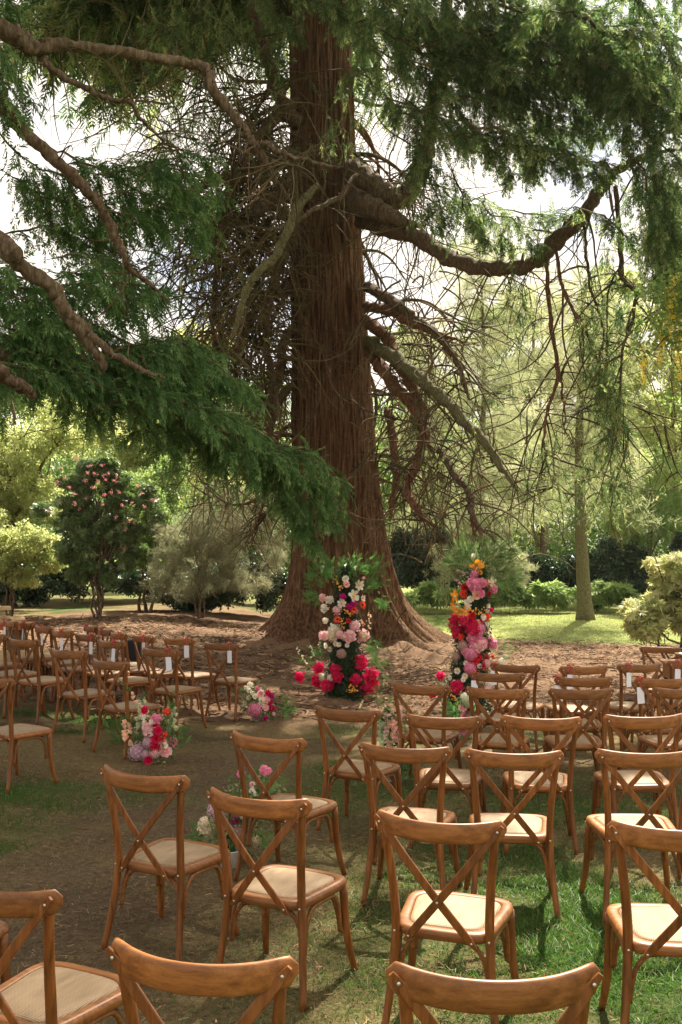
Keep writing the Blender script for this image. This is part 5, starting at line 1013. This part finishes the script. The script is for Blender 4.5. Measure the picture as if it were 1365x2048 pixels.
RC = conv([(675,385,'orchid','orange',150),(640,460,'carnation','pink',86),(628,245,'daisy','white',60),(720,335,'orchid','gold',70),(650,590,'peony','pink',140),(725,560,'peony','pink',110),(600,560,'rose','pink',90),(530,615,'rose','red',78),(520,690,'ranunculus','coral',82),(660,705,'ranunculus','peach',86),(710,685,'rose','pink',88),
 (840,555,'orchid','cream',110),(800,570,'orchid','orange',70),(862,632,'peony','pink',90),(805,695,'rose','red',64),(420,712,'orchid','orange',112),(595,750,'rose','white',66),(550,785,'rose','white',56),(570,830,'orchid','cream',70),(400,820,'orchid','orange',90),(430,890,'orchid','orange',92),(540,890,'orchid','orange',100),(440,965,'orchid','orange',116),(545,940,'orchid','gold',86),(480,930,'orchid','orange',80),
 (620,890,'buttons','gold',70),(700,900,'buttons','gold',92),(755,880,'buttons','gold',70),(610,948,'rose','red',70),(780,955,'rose','coral',76),(738,962,'rose','white',66),(800,830,'daisy','white',56),(790,885,'daisy','white',56),(830,880,'rose','hot',50),(720,1010,'gerbera','red',60),
 (410,1000,'peony','hot',130),(530,1010,'peony','hot',122),(395,1060,'peony','hot',96),(445,1135,'peony','hot',156),(620,1105,'peony','hot',146),(640,1050,'peony','hot',100),(480,1195,'peony','coral',70),(683,1020,'daisy','white',58),(785,1040,'daisy','white',54),(805,1110,'daisy','white',76),(710,1095,'hydrangea','pink',112),(700,1150,'hydrangea','pink',90),
 (610,1220,'peony','pink',112),(690,1205,'carnation','pink',84),(700,1290,'peony','blush',150),(645,1310,'peony','blush',110),(740,1260,'peony','pink',100),(845,1270,'peony','pink',112),(820,1210,'rose','blush',80),(505,1300,'hydrangea','dusty',118),(590,1390,'hydrangea','pink',146),(530,1360,'hydrangea','pink',90),(425,1430,'hydrangea','dusty',96),
 (690,1435,'gerbera','red',84),(650,1480,'gerbera','red',84),(775,1435,'gerbera','red',84),(740,1535,'gerbera','red',84),(850,1425,'gerbera','coral',60),(540,1500,'daisy','white',56),(695,1530,'daisy','white',56),(440,1590,'daisy','white',70),(530,1650,'daisy','white',66),(510,1692,'daisy','white',56),(355,1670,'daisy','white',60),(405,1720,'daisy','white',50),
 (585,1560,'hydrangea','pink',126),(780,1500,'hydrangea','blush',96),(435,1780,'peony','hot',136),(155,1858,'peony','hot',92),(240,1650,'peony','hot',92),(370,1870,'buttons','gold',100),(330,1830,'buttons','yellow',56),(430,1920,'buttons','gold',60),(800,1720,'hydrangea','white',150),(880,1640,'hydrangea','mint',100),(700,1690,'hydrangea','white',90),(780,1800,'hydrangea','blush',100),(960,1480,'hydrangea','white',76),(1000,1430,'hydrangea','mint',60)], 840, 1070, 5.85)
def exR(t, d):
    ferns(t, [(960,1125,60,.34),(975,1130,35,.34),(950,1135,120,.28),(985,1145,10,.36),(930,1135,150,.22),(960,1150,80,.3),(990,1160,-5,.3),(935,1120,110,.25),(985,1120,25,.3)], d+.08, 60, sc=.62, lm=L_CEDAR)
    ferns(t, [(905,1250,180,.12),(890,1235,200,.1),(985,1300,10,.2),(1000,1310,40,.2),(915,1385,160,.16)], d, 14, sc=.6, nm='leaf_sprays')
    spire(t, (950,1155), (918,1150), d, 0, 'mint'); spire(t, (930,1175), (900,1162), d, 0, 'blush'); spire(t, (940,1160), (905,1140), d, 0, 'blush')
    o = A(t.location)
    for px, L in ((893, .5), (888, .34), (898, .28), (884, .4)):  # hanging tassels on an arching stem
        m = M(); a = at(940, 1136, d)-o; b_ = at(px, 1140, d)-o; tube(m, resample([a, (a+b_)/2+A([0, 0, .07]), b_, b_-A([0, 0, L])], 18), .004, 4, 0, False)
        for q in range(40): ball(m, b_-A([0, 0, L*R.random()])+R.normal(0, .010, 3), .010, 5, 3)
        m.obj('hanging_tassel', leaf_mat('amaranth', [(0, (.22, .26, .10)), (1, (.40, .42, .20))], .3) if 'amaranth' not in bpy.data.materials else bpy.data.materials['amaranth'], t, True)
column('flower_column', 'right flower column with orange orchids, hot pink peonies and dark fern at its top', 945, 12.6, (935, 957), 1.05, 1135, 1405, RC, exR)
def ground_flowers(label, base, ox, oy, s, lst, core, leaf_pts, bucket, spires=(), dshift=0.):
    g = gat(*base); d = (g[1])*math.cos(PITCH)+dshift; t = thing('aisle_flowers', label, 'flower arrangement', tuple(g), 0, 'flowers set out along the aisle'); o = A(g)
    if bucket:
        m = M(); lathe(m, [(0, 0), (.062, 0), (.070, .10), (.073, .102), (.071, .106), (.064, .104), (.058, .03), (0, .03)], (bucket*.0, 0, 0), 18); m.obj('bucket', WHITEPOT, t, True)
    P = []; pts = conv(lst, ox, oy, s); cx = np.mean([p[0] for p in pts]); cy = np.mean([p[1] for p in pts]); half = max(20., np.std([p[0] for p in pts])*1.7)
    for px, py, kind, c, sz in pts:
        q = (px-cx)/half; dep = .16*math.sqrt(max(0, 1-q*q)); p = at(px, py, d-dep+R.normal(0, .015)); dia = sz*d/F*(1.35 if kind == 'hydrangea' else 1.12); p[2] = max(p[2], g[2]+dia*.42); flower(t, kind, c, p, dia, (q*.6+R.normal(0, .18), -1, .45+R.normal(0, .2)))
        P.append(p)
    P = A(P); n_ = 130; q = P[R.integers(0, len(P), n_)]*.86+A([g[0], g[1]+.02, g[2]+.1])*.14+R.normal(0, .05, (n_, 3))+A([0, .05, -.02]); q[:, 2] = np.maximum(q[:, 2], g[2]+.02)
    foliage_part('leaves', t, q, R.normal(0, .7, (n_, 3))+A([0, -.2, .4]), T_BROAD, R.uniform(.05, .10, n_), L_FERN if core == 'light' else L_RHODO)
    m = M()
    for p in P: tube(m, resample([p-o+A([0, .03, 0]), (p-o)*.5+A([0, .03, .03]), A([0, 0, .06])], 6), .0035, 4, 0, False)
    m.obj('stems', pmat('stem'), t, True, 'stuff')
    for sp_ in spires: spire(t, sp_[0], sp_[1], d, sp_[2], sp_[3], 20, sp_[4] if len(sp_) > 4 else 'foxglove_stem', .06)
    if leaf_pts: ferns(t, leaf_pts, d, 14, sc=.55, nm='leaf_sprays')
    return t
ground_flowers('pink hydrangea and white roses with magenta blooms at the front-row chair by the aisle, left', (515,1443), 460, 1340, 9.75,
 [(400,285,'carnation','white',105),(320,340,'carnation','white',85),(375,395,'carnation','white',90),(440,450,'carnation','white',85),(495,515,'rose','white',100),(365,540,'carnation','white',85),(295,640,'carnation','white',75),(335,725,'bud','white',70),(550,370,'bud','pink',140),(600,460,'rose','blush',130),(715,590,'rose','blush',135),(620,575,'rose','white',110),(615,665,'rose','white',105),(700,740,'rose','blush',115),(490,770,'hydrangea','pink',220),(520,870,'hydrangea','pink',140),(745,445,'peony','hot',110),(812,515,'peony','magenta',115),(775,650,'peony','hot',115),(800,745,'peony','hot',110),(860,745,'peony','hot',80),(695,935,'peony','magenta',90),(845,855,'bud','blush',120),(685,845,'bud','mint',70),(630,820,'bud','mint',70)], 'dark', [(560,1420,60,.1),(575,1425,80,.12),(565,1430,30,.1),(487,1390,140,.12)], True)
ground_flowers('lilac hydrangea, red ranunculus and pale roses with peach foxgloves beside the left-hand chairs', (300,1527), 220, 1340, 8.53,
 [(605,690,'ranunculus','hot',135),(795,1180,'ranunculus','hot',152),(765,1335,'ranunculus','hot',142),(665,1540,'ranunculus','hot',152),(885,1145,'ranunculus','red',112),(720,1255,'ranunculus','hot',90),(975,715,'carnation','coral',130),(945,1100,'carnation','coral',100),(790,835,'carnation','pink',170),(825,1030,'rose','hot',125),(765,950,'rose','hot',95),(575,800,'carnation','white',110),(720,880,'carnation','white',95),(590,905,'carnation','white',85),(670,1020,'carnation','blush',225),(1070,1225,'rose','pink',150),(950,1390,'rose','blush',185),(900,1240,'rose','blush',150),(945,1290,'rose','white',90),(490,1400,'hydrangea','lilac',265),(650,1230,'hydrangea','lilac',150),(770,1415,'hydrangea','blush',150),(620,1440,'hydrangea','lilac',120)], 'dark',
 [(330,1480,80,.2),(345,1440,95,.22),(250,1480,110,.2),(240,1500,100,.25),(340,1500,60,.16)], False, (((300,1500),(232,1353),.09,'peach'),((285,1490),(292,1378),-.03,'mint'),((265,1500),(252,1428),-.02,'peach'),((345,1480),(346,1400),.0,'mint','green_stem')))
ground_flowers('cream and lilac hydrangeas in a white bucket behind the second chair, pink carnations above', (462,1733), 380, 1520, 7.58,
 [(1130,160,'carnation','pink',150),(1190,165,'carnation','pink',110),(780,200,'carnation','pink',120),(945,370,'carnation','blush',80),(820,470,'carnation','white',70),(950,460,'carnation','white',90),(985,515,'carnation','white',70),(260,1040,'hydrangea','cream',250),(230,960,'hydrangea','cream',160),(400,770,'hydrangea','lilac',210),(450,860,'hydrangea','lilac',170),(490,980,'hydrangea','blush',150),(590,720,'hydrangea','lilac',120),(750,1100,'hydrangea','dusty',220),(720,770,'hydrangea','pink',140),(520,1260,'hydrangea','dusty',110),(1010,1220,'hydrangea','cream',110),(690,910,'peony','magenta',130),(810,840,'carnation','white',110)], 'dark',
 [(430,1680,200,.12),(520,1600,60,.15),(510,1660,-30,.12),(420,1650,230,.1)], True, dshift=.1)
ground_flowers('tall green delphinium stalks and magenta flowers in a white bucket at the fourth-row aisle', (790,1564), 740, 1380, 6.2,
 [(235,850,'peony','magenta',100),(325,930,'peony','magenta',110),(305,990,'peony','magenta',80),(270,880,'carnation','hot',80),(470,850,'carnation','white',64),(85,810,'carnation','white',64),(130,830,'hydrangea','mint',70)], 'light',
 [(775,1470,100,.3),(785,1480,90,.3),(800,1480,80,.3),(790,1450,95,.3)], True, (((780,1500),(774,1408),0,'blush','delphinium_stalk'),((795,1500),(793,1390),.01,'blush','delphinium_stalk'),((788,1510),(785,1425),-.02,'peach','delphinium_stalk'),((770,1500),(766,1430),-.02,'mint','delphinium_stalk')))
ground_flowers('pink roses and white sprays in a white bucket behind the fifth-row chairs', (934,1478), 740, 1380, 6.2,
 [(1150,500,'rose','pink',100),(1160,415,'rose','blush',105),(1230,430,'rose','magenta',90),(1150,225,'rose','blush',95),(1230,245,'rose','magenta',90),(1215,130,'hydrangea','mint',150),(1180,90,'hydrangea','white',90),(1180,330,'rose','pink',100)], 'light', [(905,1425,130,.12),(910,1430,160,.1)], True)


# ------------------------------------------------------------------ thin summer haze
m = M(); box(m, (-90, -30, -3), (90, 85, 42))
hm = bpy.data.materials.new('air'); hm.use_nodes = True; hn = hm.node_tree; hn.nodes.clear()
ho = hn.nodes.new('ShaderNodeOutputMaterial'); hv = hn.nodes.new('ShaderNodeVolumePrincipled'); hv.inputs['Density'].default_value = .0002; hv.inputs['Color'].default_value = (.97, .95, .90, 1); hv.inputs['Anisotropy'].default_value = .3
hn.links.new(hv.outputs[0], ho.inputs['Volume']); m.obj('haze', hm, None, False, 'stuff')
